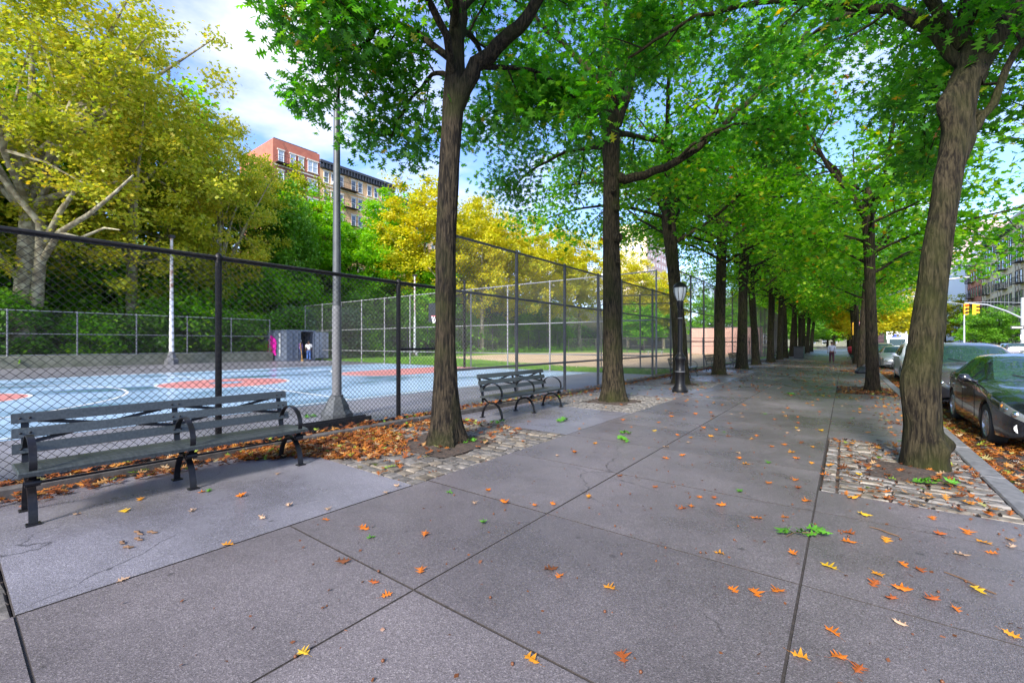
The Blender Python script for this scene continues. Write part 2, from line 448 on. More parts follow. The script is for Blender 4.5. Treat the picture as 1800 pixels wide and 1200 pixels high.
def thing(name, label, cat, loc=(0, 0, 0), rz=0.0, group=None):
    o = bpy.data.objects.new(name, None)
    o.empty_display_size = 0.3
    COL.objects.link(o)
    o.location = loc
    o.rotation_euler = (0, 0, rz)
    return set_props(o, label, cat, group)

def link_mesh(name, me, parent=None, loc=(0, 0, 0), rot=(0, 0, 0)):
    o = bpy.data.objects.new(name, me)
    COL.objects.link(o)
    o.parent = parent
    o.location = loc
    o.rotation_euler = rot
    return o

def copy_tree(o, parent=None):
    c = o.copy(); COL.objects.link(c)
    c.parent = parent
    for ch in list(o.children): copy_tree(ch, c)
    return c

def smooth(me, angle=None):
    me.polygons.foreach_set('use_smooth', [True] * len(me.polygons))
    if angle:
        try: me.set_sharp_from_angle(angle=angle)
        except Exception: pass

class MB:
    """collects simple solids, then links them as one mesh"""
    def __init__(s): s.v = []; s.f = []; s.m = []; s.mi = 0
    def add(s, vs, fs):
        b = len(s.v)
        s.v += [tuple(x) for x in vs]
        s.f += [tuple(b + i for i in f) for f in fs]
        s.m += [s.mi] * len(fs)
    def box(s, c, d, rot=None, taper=1.0):
        x, y, z = d[0] / 2, d[1] / 2, d[2] / 2
        vs = [Vector((a * x * (taper if k > 0 else 1), b * y * (taper if k > 0 else 1), k * z)) for k in (-1, 1) for b in (-1, 1) for a in (-1, 1)]
        if rot is not None:
            vs = [rot @ p for p in vs]
        vs = [p + Vector(c) for p in vs]
        s.add(vs, [(0, 2, 3, 1), (4, 5, 7, 6), (0, 1, 5, 4), (2, 6, 7, 3), (0, 4, 6, 2), (1, 3, 7, 5)])
    def slab(s, x0, x1, y0, y1, z0, z1, bev=0.006):
        b = bev
        vs = [(x0, y0, z0), (x1, y0, z0), (x1, y1, z0), (x0, y1, z0),
              (x0, y0, z1 - b), (x1, y0, z1 - b), (x1, y1, z1 - b), (x0, y1, z1 - b),
              (x0 + b, y0 + b, z1), (x1 - b, y0 + b, z1), (x1 - b, y1 - b, z1), (x0 + b, y1 - b, z1)]
        fs = [(3, 2, 1, 0), (8, 9, 10, 11)]
        for k in (0, 4):
            for i in range(4):
                j = (i + 1) % 4
                fs.append((k + i, k + j, k + 4 + j, k + 4 + i))
        s.add(vs, fs)
    def tube(s, pts, rad, n=8, cap=True):
        pts = [Vector(p) for p in pts]
        if not hasattr(rad, '__len__'): rad = [rad] * len(pts)
        up = None; vs = []
        for i, p in enumerate(pts):
            d = (pts[min(i + 1, len(pts) - 1)] - pts[max(i - 1, 0)])
            if d.length < 1e-9: d = Vector((0, 0, 1))
            d.normalize()
            if up is None:
                up = Vector((1, 0, 0)) if abs(d.x) < 0.8 else Vector((0, 1, 0))
            a = (up - d * up.dot(d)).normalized(); bb = d.cross(a); up = a
            for k in range(n):
                t = 2 * math.pi * k / n
                vs.append(p + (a * math.cos(t) + bb * math.sin(t)) * rad[i])
        fs = []
        for i in range(len(pts) - 1):
            for k in range(n):
                k2 = (k + 1) % n
                fs.append((i * n + k, i * n + k2, (i + 1) * n + k2, (i + 1) * n + k))
        if cap:
            fs.append(tuple(range(n))[::-1]); fs.append(tuple((len(pts) - 1) * n + k for k in range(n)))
        s.add(vs, fs)
    def strap(s, pts, width, thick, axis=Vector((0, 1, 0))):
        """flat bar bent along pts, its width lies along axis"""
        pts = [Vector(p) for p in pts]; vs = []
        for i, p in enumerate(pts):
            d = (pts[min(i + 1, len(pts) - 1)] - pts[max(i - 1, 0)]).normalized()
            nrm = d.cross(axis).normalized()
            for a, b in ((-1, -1), (1, -1), (1, 1), (-1, 1)):
                vs.append(p + axis * (a * width / 2) + nrm * (b * thick / 2))
        fs = []
        for i in range(len(pts) - 1):
            for k in range(4):
                k2 = (k + 1) % 4
                fs.append((i * 4 + k, i * 4 + k2, i * 4 + 4 + k2, i * 4 + 4 + k))
        e = (len(pts) - 1) * 4
        fs += [(3, 2, 1, 0), (e, e + 1, e + 2, e + 3)]
        s.add(vs, fs)
    def lathe(s, prof, n=20, c=(0, 0, 0), cap=True):
        vs = []
        for r, z in prof:
            for k in range(n):
                t = 2 * math.pi * k / n
                vs.append((c[0] + r * math.cos(t), c[1] + r * math.sin(t), c[2] + z))
        fs = []
        for i in range(len(prof) - 1):
            for k in range(n):
                k2 = (k + 1) % n
                fs.append((i * n + k, i * n + k2, (i + 1) * n + k2, (i + 1) * n + k))
        if cap:
            fs.append(tuple(range(n))[::-1]); fs.append(tuple((len(prof) - 1) * n + k for k in range(n)))
        s.add(vs, fs)
    def poly(s, pts): s.add(pts, [tuple(range(len(pts)))])
    def prism(s, pts, off):
        n = len(pts); off = Vector(off)
        a = [Vector(p) for p in pts]
        fs = [tuple(range(n))[::-1], tuple(range(n, 2 * n))] + [(i, (i + 1) % n, n + (i + 1) % n, n + i) for i in range(n)]
        s.add(a + [p + off for p in a], fs)
    def mesh(s, name, mats, smooth_angle=None, fix=True):
        me = bpy.data.meshes.new(name)
        me.from_pydata(s.v, [], s.f)
        if not isinstance(mats, (list, tuple)): mats = [mats]
        for m in mats: me.materials.append(M[m] if isinstance(m, str) else m)
        if len(mats) > 1: me.polygons.foreach_set('material_index', s.m)
        if fix:
            bm = bmesh.new(); bm.from_mesh(me)
            bmesh.ops.recalc_face_normals(bm, faces=bm.faces)
            bm.to_mesh(me); bm.free()
        if smooth_angle: smooth(me, R(smooth_angle))
        return me
    def build(s, name, mats, parent=None, loc=(0, 0, 0), rot=(0, 0, 0), smooth_angle=None, fix=True):
        return link_mesh(name, s.mesh(name, mats, smooth_angle, fix), parent, loc, rot)

def mesh_np(name, V, faces, mats, sm=False, mi=None):
    """V (n,3); faces: list of (m,k) index arrays"""
    me = bpy.data.meshes.new(name)
    me.vertices.add(len(V))
    me.vertices.foreach_set('co', np.ascontiguousarray(V, dtype=np.float32).ravel())
    idx = np.concatenate([f.ravel() for f in faces]).astype(np.int32)
    cnt = np.concatenate([np.full(len(f), f.shape[1]) for f in faces]).astype(np.int32)
    st = np.concatenate([[0], np.cumsum(cnt)[:-1]]).astype(np.int32)
    me.loops.add(len(idx)); me.loops.foreach_set('vertex_index', idx)
    me.polygons.add(len(cnt)); me.polygons.foreach_set('loop_start', st)
    me.update(calc_edges=True)
    for m in (mats if isinstance(mats, (list, tuple)) else [mats]): me.materials.append(M[m])
    if mi is not None: me.polygons.foreach_set('material_index', mi.astype(np.int32))
    if sm: me.polygons.foreach_set('use_smooth', np.ones(len(cnt), dtype=bool))
    me.update()
    return me

# ------------------------------------------------------------------ ground
def structure(o): o['kind'] = 'structure'; return o

mb = MB(); mb.poly([(-1500, -1500, -0.35), (1500, -1500, -0.35), (1500, 1500, -0.35), (-1500, 1500, -0.35)])
structure(mb.build('ground', 'earth', fix=False))
mb = MB(); mb.slab(1.30, 14.2, -40, 400, -0.34, -0.13, 0.001)
structure(mb.build('road', 'asphalt'))
mb = MB(); mb.slab(14.2, 21.5, -40, 400, -0.34, 0.0, 0.02)
structure(mb.build('far_pavement', 'concrete'))
mb = MB(); mb.slab(-6.5, 1.24, -40, 400, -0.34, -0.045, 0.001)
structure(mb.build('pavement_bed', 'joint_dirt'))
mb = MB(); mb.slab(-39.6, -6.5, -40, 20.6, -0.34, 0.0, 0.001)
structure(mb.build('court_ground', 'court_asphalt'))
mb = MB(); mb.slab(-60, -6.5, 20.6, 160, -0.34, -0.01, 0.001)
structure(mb.build('field_lawn', 'grass_ground'))
mb = MB()
inf = [(-7.3, 25.5), (-10.8, 26.5), (-13.3, 23.6), (-20, 26.2), (-28, 30), (-35, 37), (-36, 58), (-22, 70), (-7.3, 66)]
# rounded outline of the infield
pts = []
for i in range(len(inf)):
    a, b, c, d = [Vector(inf[(i + k - 1) % len(inf)]) for k in range(4)]
    for t in (0, .25, .5, .75):
        p = 0.5 * ((2 * b) + (-a + c) * t + (2 * a - 5 * b + 4 * c - d) * t * t + (-a + 3 * b - 3 * c + d) * t ** 3)
        pts.append((min(p.x, -7.3), p.y, -0.005))
mb.poly(pts)
structure(mb.build('infield', 'infield', fix=False))

# hill behind the court, its ridge carries the houses
nx, ny = 40, 60
V = []; F = []
for j in range(ny):
    y = -90 + j * 6.0
    for i in range(nx):
        x = -39.9 - i * 2.4
        t = min(1, max(0, (-x - 42) / 23.0))
        z = -0.05 + 13.0 * (t * t * (3 - 2 * t)) + 0.5 * math.sin(x * .6 + y * .31) * min(1, t * 3)
        V.append((x, y, z))
for j in range(ny - 1):
    for i in range(nx - 1):
        a = j * nx + i
        F.append((a, a + 1, a + nx + 1, a + nx))
me = bpy.data.meshes.new('hill'); me.from_pydata(V, [], F); me.materials.append(M['hill_earth']); smooth(me)
structure(link_mesh('hill', me))
def hill_z(x):
    t = min(1, max(0, (-x - 42) / 23.0))
    return 13.0 * (t * t * (3 - 2 * t))

# ------------------------------------------------------------------ pavement slabs, pits, kerb
rng = random.Random(4)
pavement = bpy.data.objects.new('pavement', None); COL.objects.link(pavement); pavement['kind'] = 'structure'
slab_cache = {}
def slab_piece(x0, x1, y0, y1, material='concrete', tilt=0.002):
    w, d = round(x1 - x0 - 0.013, 3), round(y1 - y0 - 0.013, 3)
    key = (w, d, material)
    if key not in slab_cache:
        b = MB(); b.slab(-w / 2, w / 2, -d / 2, d / 2, -0.006, 0.0, 0.0012)
        b.m = [1] + [0] + [1] * (len(b.f) - 2); slab_cache[key] = b.mesh('slab', [material, 'joint_dirt'])
    o = link_mesh('slab', slab_cache[key], pavement, ((x0 + x1) / 2, (y0 + y1) / 2, rng.uniform(-0.003, 0.0)),
                  (rng.uniform(-tilt, tilt) * .5, rng.uniform(-tilt, tilt) * .5, 0))
    return o
S0, DS = 0.255, 1.5
STRIPS = [(-3.64, -2.09), (-2.09, -0.22), (-0.22, 1.22)]
T_S = [4.65 + 6 * k for k in range(-1, 17)]          # trunks along the fence
T_PIT = [(s - 1.6, s + 1.6) for s in T_S]
R_PIT = [(5.46, 8.55), (16.4, 19.2), (28.7, 31.0), (39.4, 41.6)]
for a, b in STRIPS[:2]:
    for k in range(-3, 30):
        slab_piece(a, b, S0 + DS * k, S0 + DS * (k + 1))
cuts = []
y = S0 - 4.5
for p0, p1 in R_PIT + [(S0 + DS * 30, None)]:
    while y < p0 - 0.02:
        e = S0 + DS * (math.floor((y - S0 + 1e-6) / DS) + 1)
        e = min(e, p0)
        if e - y > 0.08: cuts.append((y, e))
        y = e
    if p1: y = p1
for a, b in cuts: slab_piece(STRIPS[2][0], STRIPS[2][1], a, b)
for i in range(0, 7):
    a, b = T_PIT[i][1], T_PIT[i + 1][0]
    slab_piece(-6.40, -3.64, a, b, 'bench_concrete', 0.0)
b_ = MB(); b_.slab(-3.645, -.215, -4.2, 45.28, -.2, -.0075, .001)
for a, b in zip([-4.2] + [p[1] for p in R_PIT], [p[0] for p in R_PIT] + [45.28]): b_.slab(-.214, 1.222, a + .004, b - .004, -.2, -.0075, .001)
for i in range(0, 7): b_.slab(-6.395, -3.646, T_PIT[i][1] + .004, T_PIT[i + 1][0] - .004, -.2, -.0075, .001)
structure(b_.build('joint_filler', 'joint_dirt'))
b_ = MB(); b_.slab(-6.4, 1.22, 45.3, 300, -0.09, -0.002, 0.004)
structure(b_.build('far_walk', 'concrete'))

# kerb along the road, stone by stone
kerb = bpy.data.objects.new('kerb', None); COL.objects.link(kerb); kerb['kind'] = 'structure'
b_ = MB(); b_.slab(-0.105, 0.105, -0.895, 0.895, -0.30, 0.0, 0.015); kme = b_.mesh('kerb_stone', 'kerb_stone')
for k in range(-2, 26):
    link_mesh('kerb_stone', kme, kerb, (1.335, 0.9 + k * 1.8, rng.uniform(-.006, .004)), (0, 0, rng.uniform(-.003, .003)))
b_ = MB(); b_.slab(1.23, 1.44, 46.8, 400, -0.3, 0.0, 0.015); b_.build('far_kerb', 'kerb_stone')
bpy.data.objects['far_kerb']['kind'] = 'structure'
# low dark kerb under the fence
fk = bpy.data.objects.new('fence_kerb', None); COL.objects.link(fk); fk['kind'] = 'structure'
b_ = MB(); b_.slab(-0.07, 0.07, -1.49, 1.49, -0.2, 0.10, 0.012); kme2 = b_.mesh('kerb_block', 'dark_kerb')
for k in range(-2, 16):
    link_mesh('kerb_block', kme2, fk, (-6.47, 1.0 + k * 3.0, rng.uniform(-.012, .01)), (0, 0, rng.uniform(-.008, .008)))

# cobbled pits
def stone_mesh(seed, mname):
    r = random.Random(seed)
    w, d, h = 1, 1, 0.1
    vs = []
    base = [(-.5, -.5), (.5, -.5), (.5, .5), (-.5, .5)]
    lo = [(x, y, -h) for x, y in base]
    mid = [(x + r.uniform(-.04, .04), y + r.uniform(-.05, .05), -0.022) for x, y in base]
    top = [(x * r.uniform(.88, .95), y * r.uniform(.80, .92), r.uniform(-.008, .004)) for x, y in base]
    c = [(0, 0, .003)]
    fs = []
    for k in (0, 4):
        for i in range(4): fs.append((k + i, k + (i + 1) % 4, k + 4 + (i + 1) % 4, k + 4 + i))
    for i in range(4): fs.append((8 + i, 8 + (i + 1) % 4, 12))
    me = bpy.data.meshes.new('cobblestone'); me.from_pydata(lo + mid + top + c, [], fs); me.materials.append(M[mname])
    bm = bmesh.new(); bm.from_mesh(me)
    bmesh.ops.recalc_face_normals(bm, faces=bm.faces)
    bm.to_mesh(me); bm.free()
    return me
STONES = [stone_mesh(i, 'cobble' if i % 4 else 'cobble_tan') for i in range(9)]
def pit_layout(x0, x1, y0, y1, lx, ly, hole, border, r):
    """rows of blocks laid across the pavement with broken joints: (cx, cy, w, d)"""
    out = []
    y = y0 + 0.01
    if border:   # one course lengthways along the walk side
        yy = y0 + .01
        while yy < y1 - .05:
            w = min(r.uniform(.17, .27), y1 - yy)
            out.append((x0 + .065, yy + w / 2, .115, w - .014)); yy += w
        x0 = x0 + .135
    while y < y1 - 0.04:
        d = min(ly * r.uniform(.85, 1.15), y1 - y)
        x = x0 + 0.01 - (r.random() * lx * .5)
        while x < x1 - 0.03:
            w = lx * r.uniform(.72, 1.25)
            a, b = max(x, x0 + .005), min(x + w, x1)
            if b - a > .06:
                c = ((a + b) / 2, y + d / 2)
                if not (abs(c[0] - hole[0]) < hole[2] and abs(c[1] - hole[1]) < hole[3]):
                    out.append((c[0], c[1], b - a - .014, d - .014))
            x += w
        y += d
    return out
def cobble_pit(x0, x1, y0, y1, lx, ly, hole, border, seed, single):
    r = random.Random(seed)
    root = bpy.data.objects.new('cobbled_pit', None); COL.objects.link(root); root['kind'] = 'structure'
    b = MB(); b.slab(x0, x1, y0, y1, -0.12, -0.030, .001); b.build('joint_soil', 'soil', root)
    b = MB()
    n = 10; hx, hy = hole[2] + .03, hole[3] + .03
    vs = [(hole[0] + (i / n * 2 - 1) * hx, hole[1] + (j / n * 2 - 1) * hy, -0.012 + r.uniform(-.012, .012)
           + 0.05 * max(0, 1 - math.hypot((i / n * 2 - 1), (j / n * 2 - 1)))) for j in range(n + 1) for i in range(n + 1)]
    b.add(vs, [(j * (n + 1) + i, j * (n + 1) + i + 1, (j + 1) * (n + 1) + i + 1, (j + 1) * (n + 1) + i) for j in range(n) for i in range(n)])
    b.build('tree_soil', 'soil', root, fix=False)
    lay = pit_layout(x0, x1, y0, y1, lx, ly, hole, border, r)
    if single:
        for cx, cy, w, d in lay:
            o = link_mesh('cobblestone', STONES[r.randrange(9)], root, (cx, cy, r.uniform(-.012, .004)),
                          (r.uniform(-.03, .03), r.uniform(-.03, .03), r.uniform(-.04, .04) + (math.pi if r.random() < .5 else 0)))
            o.scale = (w, d, 1)
    else:
        Vs, Fs = [], []
        for cx, cy, w, d in lay:
            me = STONES[r.randrange(9)]
            b0 = len(Vs)
            for v in me.vertices: Vs.append((cx + v.co.x * w, cy + v.co.y * d, v.co.z + 0.002))
            for p in me.polygons: Fs.append([b0 + i for i in p.vertices])
        me = bpy.data.meshes.new('cobblestones'); me.from_pydata(Vs, [], Fs); me.materials.append(M['cobble'])
        o = link_mesh('cobblestones', me, root); o['kind'] = 'stuff'
    return root
cobble_pit(-6.40, -3.64, *T_PIT[0], .215, .150, (-4.8, T_S[0], .62, .62), False, 31, True)
cobble_pit(-6.40, -3.64, *T_PIT[1], .215, .150, (-4.85, T_S[1], .62, .62), False, 32, True)
cobble_pit(-0.20, 1.22, *R_PIT[0], .255, .118, (.62, 6.9, .36, .48), True, 33, True)
for i in range(2, 7):
    cobble_pit(-6.40, -3.64, *T_PIT[i], .215, .155, (-4.8, T_S[i], .60, .60), False, 40 + i, False)
b_ = MB()
for a, b in R_PIT[1:]: b_.slab(-.2, 1.21, a + .01, b - .01, -.12, -.016, .002)
for (x0, x1, y0, y1), nm in (((-.2, 1.21, 16.41, 19.19), 'soil_pit'), ((-.2, 1.21, 28.71, 30.99), 'soil_pit'), ((-.2, 1.21, 39.41, 41.59), 'soil_pit')):
    b_ = MB(); b_.slab(x0, x1, y0, y1, -.12, -.014, .002); structure(b_.build(nm, 'soil'))

# ------------------------------------------------------------------ court markings
b_ = MB(); b_.poly([(-27.3, -8.2, .004), (-10.25, -8.2, .004), (-10.25, 20.0, .004), (-27.3, 20.0, .004)])
structure(b_.build('court_paint', 'court_blue', fix=False))
CX, CYM = -18.6, 6.6
def disc(cx, cy, r, z, a0=0, a1=360, n=48):
    return [(cx + r * math.cos(R(a0 + (a1 - a0) * i / n)), cy + r * math.sin(R(a0 + (a1 - a0) * i / n)), z) for i in range(n + (0 if a1 - a0 == 360 else 1))]
def ring(b, cx, cy, r, w, z, a0=0, a1=360, n=64):
    vs = []
    for i in range(n + 1):
        t = R(a0 + (a1 - a0) * i / n)
        for q in (r - w / 2, r + w / 2): vs.append((cx + q * math.cos(t), cy + q * math.sin(t), z))
    b.add(vs, [(2 * i, 2 * i + 1, 2 * i + 3, 2 * i + 2) for i in range(n)])
b_ = MB()
b_.poly(disc(CX, CYM, 2.1, .008))
b_.poly([(CX - 2.0, 20.0, .008), (CX - 2.0, 13.4, .008)] + disc(CX, 13.4, 2.0, .008, 180, 360, 24)[1:-1] + [(CX + 2.0, 13.4, .008), (CX + 2.0, 20.0, .008)])
b_.poly([(CX + 2.0, -8.2, .008), (CX + 2.0, -.4, .008)] + disc(CX, -.4, 2.0, .008, 0, 180, 24)[1:-1] + [(CX - 2.0, -.4, .008), (CX - 2.0, -8.2, .008)])
structure(b_.build('court_red_paint', 'court_red', fix=False))
b_ = MB()
ring(b_, CX, CYM, 2.1, .10, .012)
ring(b_, CX, -2.6, 6.2, .08, .012, 20, 160); ring(b_, CX, -.4, 2.0, .08, .012, 0, 180)
ring(b_, CX, 13.4, 2.0, .08, .012, 180, 360); ring(b_, CX, 18.0, 6.2, .08, .012, 200, 340)
for x in (-10.4, -26.8): b_.poly([(x - .04, -8.2, .016), (x + .04, -8.2, .016), (x + .04, 20, .016), (x - .04, 20, .016)])
for s_ in (-1, 1): b_.poly([(CX + s_ * 2.15, CYM - .04, .016), (CX + s_ * 8.1, CYM - .04, .016), (CX + s_ * 8.1, CYM + .04, .016), (CX + s_ * 2.15, CYM + .04, .016)])
b_.poly([(-26.7, 18.9, .016), (-10.5, 18.9, .016), (-10.5, 18.98, .016), (-26.7, 18.98, .016)])
structure(b_.build('court_markings', 'court_line', fix=False))
b_ = MB(); b_.poly(disc(CX, CYM, .55, .016, n=20)); structure(b_.build('centre_emblem', 'court_blue', fix=False))

# ------------------------------------------------------------------ chain link fences
def chain_mesh(name, length, z0, z1, diag, r, material):
    """zigzag wires hooked into one another, as woven chain link"""
    nw = int(length / (diag / 2)); nz = int((z1 - z0) / (diag / 2))
    z = z0 + np.arange(nz + 1) * (diag / 2)
    tri = np.array([(r, 0, 0), (-r / 2, r * .87, 0), (-r / 2, -r * .87, 0)])
    zig = np.where(np.arange(nz + 1) % 2 == 0, -.25, .25) * diag * 1.05
    P = np.zeros((nw, nz + 1, 3, 3))
    xs = (np.arange(nw) + .5) * (length / nw)
    ph = np.where(np.arange(nw) % 2 == 0, 1., -1.)
    P[..., 0] = xs[:, None, None] + (ph[:, None] * zig[None, :])[..., None] + tri[None, None, :, 0]
    P[..., 1] = tri[None, None, :, 1] + (ph[:, None] * np.sign(zig)[None, :] * r)[..., None]
    P[..., 2] = z[None, :, None]
    V = P.reshape(-1, 3)
    base = (np.arange(nw)[:, None] * (nz + 1) + np.arange(nz)[None, :]).ravel() * 3
    fs = []
    for k in range(3):
        k2 = (k + 1) % 3
        fs.append(np.stack([base + k, base + k2, base + 3 + k2, base + 3 + k], 1))
    return mesh_np(name, V, [np.concatenate(fs)], material)

def fence(name, label, p0, p1, height, posts, rails, diag, wr, post_r, rail_r, pm, wm, z0=0.04, base_z=0.0, group=None, top=True, cap=True):
    p0, p1 = Vector((p0[0], p0[1], base_z)), Vector((p1[0], p1[1], base_z))
    d = p1 - p0; L = d.length
    root = thing(name, label, 'fence', p0, math.atan2(d.y, d.x), group)
    b = MB(); b.tube([(0, 0, -.05), (0, 0, height + (.03 if cap else 0))], post_r, 10)
    if cap: b.lathe([(post_r * 1.15, height + .0), (post_r * 1.15, height + .03), (post_r * .6, height + .06), (.005, height + .075)], 10)
    pme = b.mesh('post', pm, 40)
    for x in posts: link_mesh('post', pme, root, (x, 0, 0))
    hs = list(rails) + ([height] if top else [])
    for h in hs:
        b = MB(); b.tube([(0, 0, h), (L, 0, h)], rail_r, 8); b.build('rail', pm, root, (0, .02 if h != height else 0, 0), smooth_angle=40)
    o = link_mesh('chain_link', chain_mesh('chain_link', L, z0, height, diag, wr, wm), root, (0, -post_r - .004, 0)); o['kind'] = 'stuff'
    return root
FX = -6.93
fence('chain_fence', 'black chain link fence with round posts directly behind the long near bench', (FX, -4.0), (FX, 6.66), 2.68,
      [0.24, 3.3, 6.36, 9.44], [0.03], .086, .0044, .042, .034, 'fence_black', 'wire_black')
bb = MB(); bb.tube([(9.44, .02, 1.38), (10.66, .02, 1.38)], .026, 8)
bb.build('rail', 'fence_black', bpy.data.objects['chain_fence'], smooth_angle=40)
fence('tall_chain_fence', 'taller grey chain link fence running from the second bench to the lamppost', (FX, 6.7), (FX, 22.9), 3.9,
      [.05, 2.6, 5.1, 7.4, 9.45, 12.9, 15.5, 16.2], [0.9, 2.68], .10, .0042, .045, .03, 'fence_grey', 'wire_grey')
fence('high_chain_fence', 'highest grey chain link fence beyond the lamppost beside the row of trunks', (FX, 22.9), (FX, 66), 5.3,
      [i * 2.87 for i in range(16)], [1.6, 3.3], .16, .0048, .05, .034, 'fence_grey', 'wire_grey')
fence('court_end_fence', 'grey chain link fence crossing behind the basketball hoop at the grass edge', (-39.5, 20.45), (FX - .1, 20.45), 4.9,
      [i * 2.95 for i in range(12)], [.9, 2.6], .16, .0050, .045, .032, 'fence_pale', 'wire_grey')
fence('wall_top_fence', 'low pale chain link fence on the concrete wall behind the court', (-39.2, -30), (-39.2, 17.2), 2.75,
      [i * 2.95 for i in range(17)], [.05, 1.35], .17, .0050, .045, .032, 'fence_pale', 'wire_grey', base_z=.72, z0=.06)
b_ = MB(); b_.slab(-39.6, -38.9, -40, 17.35, -.3, .72, .03)
set_props(b_.build('low_wall', 'wall_concrete'), 'low stained concrete wall along the far side of the court', 'wall')
fence('field_fence', 'low grey fence with dark panels across the far side of the ball field', (-38, 66), (-9.5, 61), 2.2,
      [i * 2.9 for i in range(11)], [1.1], .2, .006, .045, .03, 'fence_grey', 'wire_grey')
fence('hill_fence', 'grey chain link fence at the foot of the hill beyond the ball field', (-41.5, 21), (-43, 74), 3.6,
      [i * 3.3 for i in range(17)], [1.8], .22, .006, .05, .035, 'fence_grey', 'wire_grey')

# ------------------------------------------------------------------ trees
def leaf_oak():
    half_n = [(.16, .055), (.36, .06), (.60, .055), (.80, .05)]
    half_l = [(.24, .25), (.46, .42), (.74, .33)]
    def z(x, y): return -.22 * abs(y) - .16 * x * x
    v = [(0, 0, 0), (1, 0, z(1, 0))]
    for s in (1, -1):
        v += [(x, s * y, z(x, y)) for x, y in half_n] + [(x, s * y, z(x, y)) for x, y in half_l]
    tri, ng = [], []
    for h in (0, 1):
        o = 2 + h * 7
        ng.append((0, o, o + 1, o + 2, o + 3, 1) if h == 0 else (1, o + 3, o + 2, o + 1, o, 0))
        for i in range(3):
            t = (o + i, o + 4 + i, o + i + 1)
            tri.append(t if h == 0 else t[::-1])
    return np.array(v, float) - np.array([0, 0, 0]), [np.array(ng), np.array(tri)]
def leaf_star():
    v = [(0, 0, 0), (.30, .10, -.02), (.26, .42, -.1), (.55, .15, -.06), (.78, .33, -.14), (1, 0, -.14), (.78, -.33, -.14), (.55, -.15, -.06), (.26, -.42, -.1), (.30, -.10, -.02)]
    return np.array(v, float), [np.array([[0, 1, 9], [5, 7, 3]]), np.array([[1, 2, 3], [3, 4, 5], [5, 6, 7], [7, 8, 9]]), np.array([[1, 3, 7, 9]])]
def leaf_diamond():
    return np.array([(0, 0, 0), (.45, .34, -.08), (1, 0, -.10), (.45, -.34, -.08)], float), [np.array([[0, 2, 1], [0, 3, 2]])]
TEMPL = {'oak': leaf_oak(), 'star': leaf_star(), 'diamond': leaf_diamond()}

def scatter_leaves(name, A, templ, size, material, nrng, tilt=.55, droop=.35):
    T, FS = TEMPL[templ]
    N = len(A); k = len(T)
    phi = nrng.uniform(0, 2 * np.pi, N)
    X = np.stack([np.cos(phi), np.sin(phi), -np.clip(nrng.normal(droop, .45, N), -.6, 1.8)], 1)
    X /= np.linalg.norm(X, axis=1)[:, None]
    up = nrng.normal(0, tilt, (N, 3)); up[:, 2] = np.abs(up[:, 2]) * .3 + 1
    Y = np.cross(up, X); Y /= np.linalg.norm(Y, axis=1)[:, None]
    Z = np.cross(X, Y)
    s = nrng.uniform(size[0], size[1], N)
    V = A[:, None, :] + s[:, None, None] * (T[None, :, 0, None] * X[:, None, :] + T[None, :, 1, None] * Y[:, None, :] + T[None, :, 2, None] * Z[:, None, :])
    off = (np.arange(N) * k)
    faces = [(off[:, None, None] + f[None]).reshape(-1, f.shape[1]) for f in FS]
    return mesh_np(name, V.reshape(-1, 3), faces, material)

def grow(r, p, d, L, n, wob, trop):
    p = Vector(p); d = Vector(d).normalized(); pts = [p.copy()]
    for i in range(n):
        d = (d + Vector((r.gauss(0, wob), r.gauss(0, wob), r.gauss(0, wob))) + Vector(trop) / n).normalized()
        p = p + d * (L / n); pts.append(p.copy())
    return pts
def at_path(pts, t):
    q = t * (len(pts) - 1); i = min(int(q), len(pts) - 2)
    return pts[i].lerp(pts[i + 1], q - i), (pts[i + 1] - pts[i]).normalized()

def branch_out(r, wood, limb, r0, L, spec, anchors, lvl=0):
    """side branches along a limb, twigs along the branches; anchors get leaf points"""
    n, f0, f1, lf, rf, up, wob, trop = spec[lvl]
    last = lvl == len(spec) - 1
    for i in range(n):
        t = f0 + (1 - f0) * (i + r.random()) / n
        p, d = at_path(limb, t)
        side = Vector((r.gauss(0, 1), r.gauss(0, 1), r.gauss(0, .55)))
        side = (side - d * side.dot(d)).normalized()
        nd = (d * r.uniform(.25, .8) + side * r.uniform(.6, 1.0) + Vector((0, 0, up))).normalized()
        ll = L * lf * r.uniform(.6, 1.15) * (1.15 - .5 * t)
        rr = max(r0 * rf * (1.1 - .5 * t), .0055)
        pts = grow(r, p, nd, ll, 4 if last else 5, wob, (0, 0, trop))
        wood.tube(pts, [rr * (1 - .7 * k / (len(pts) - 1)) for k in range(len(pts))], 3 if last else 5, cap=False)
        if last:
            for q in range(f1):
                pp, _ = at_path(pts, .25 + .75 * (q + r.random()) / f1)
                anchors.append(pp)
        else:
            branch_out(r, wood, pts, rr, ll, spec, anchors, lvl + 1)

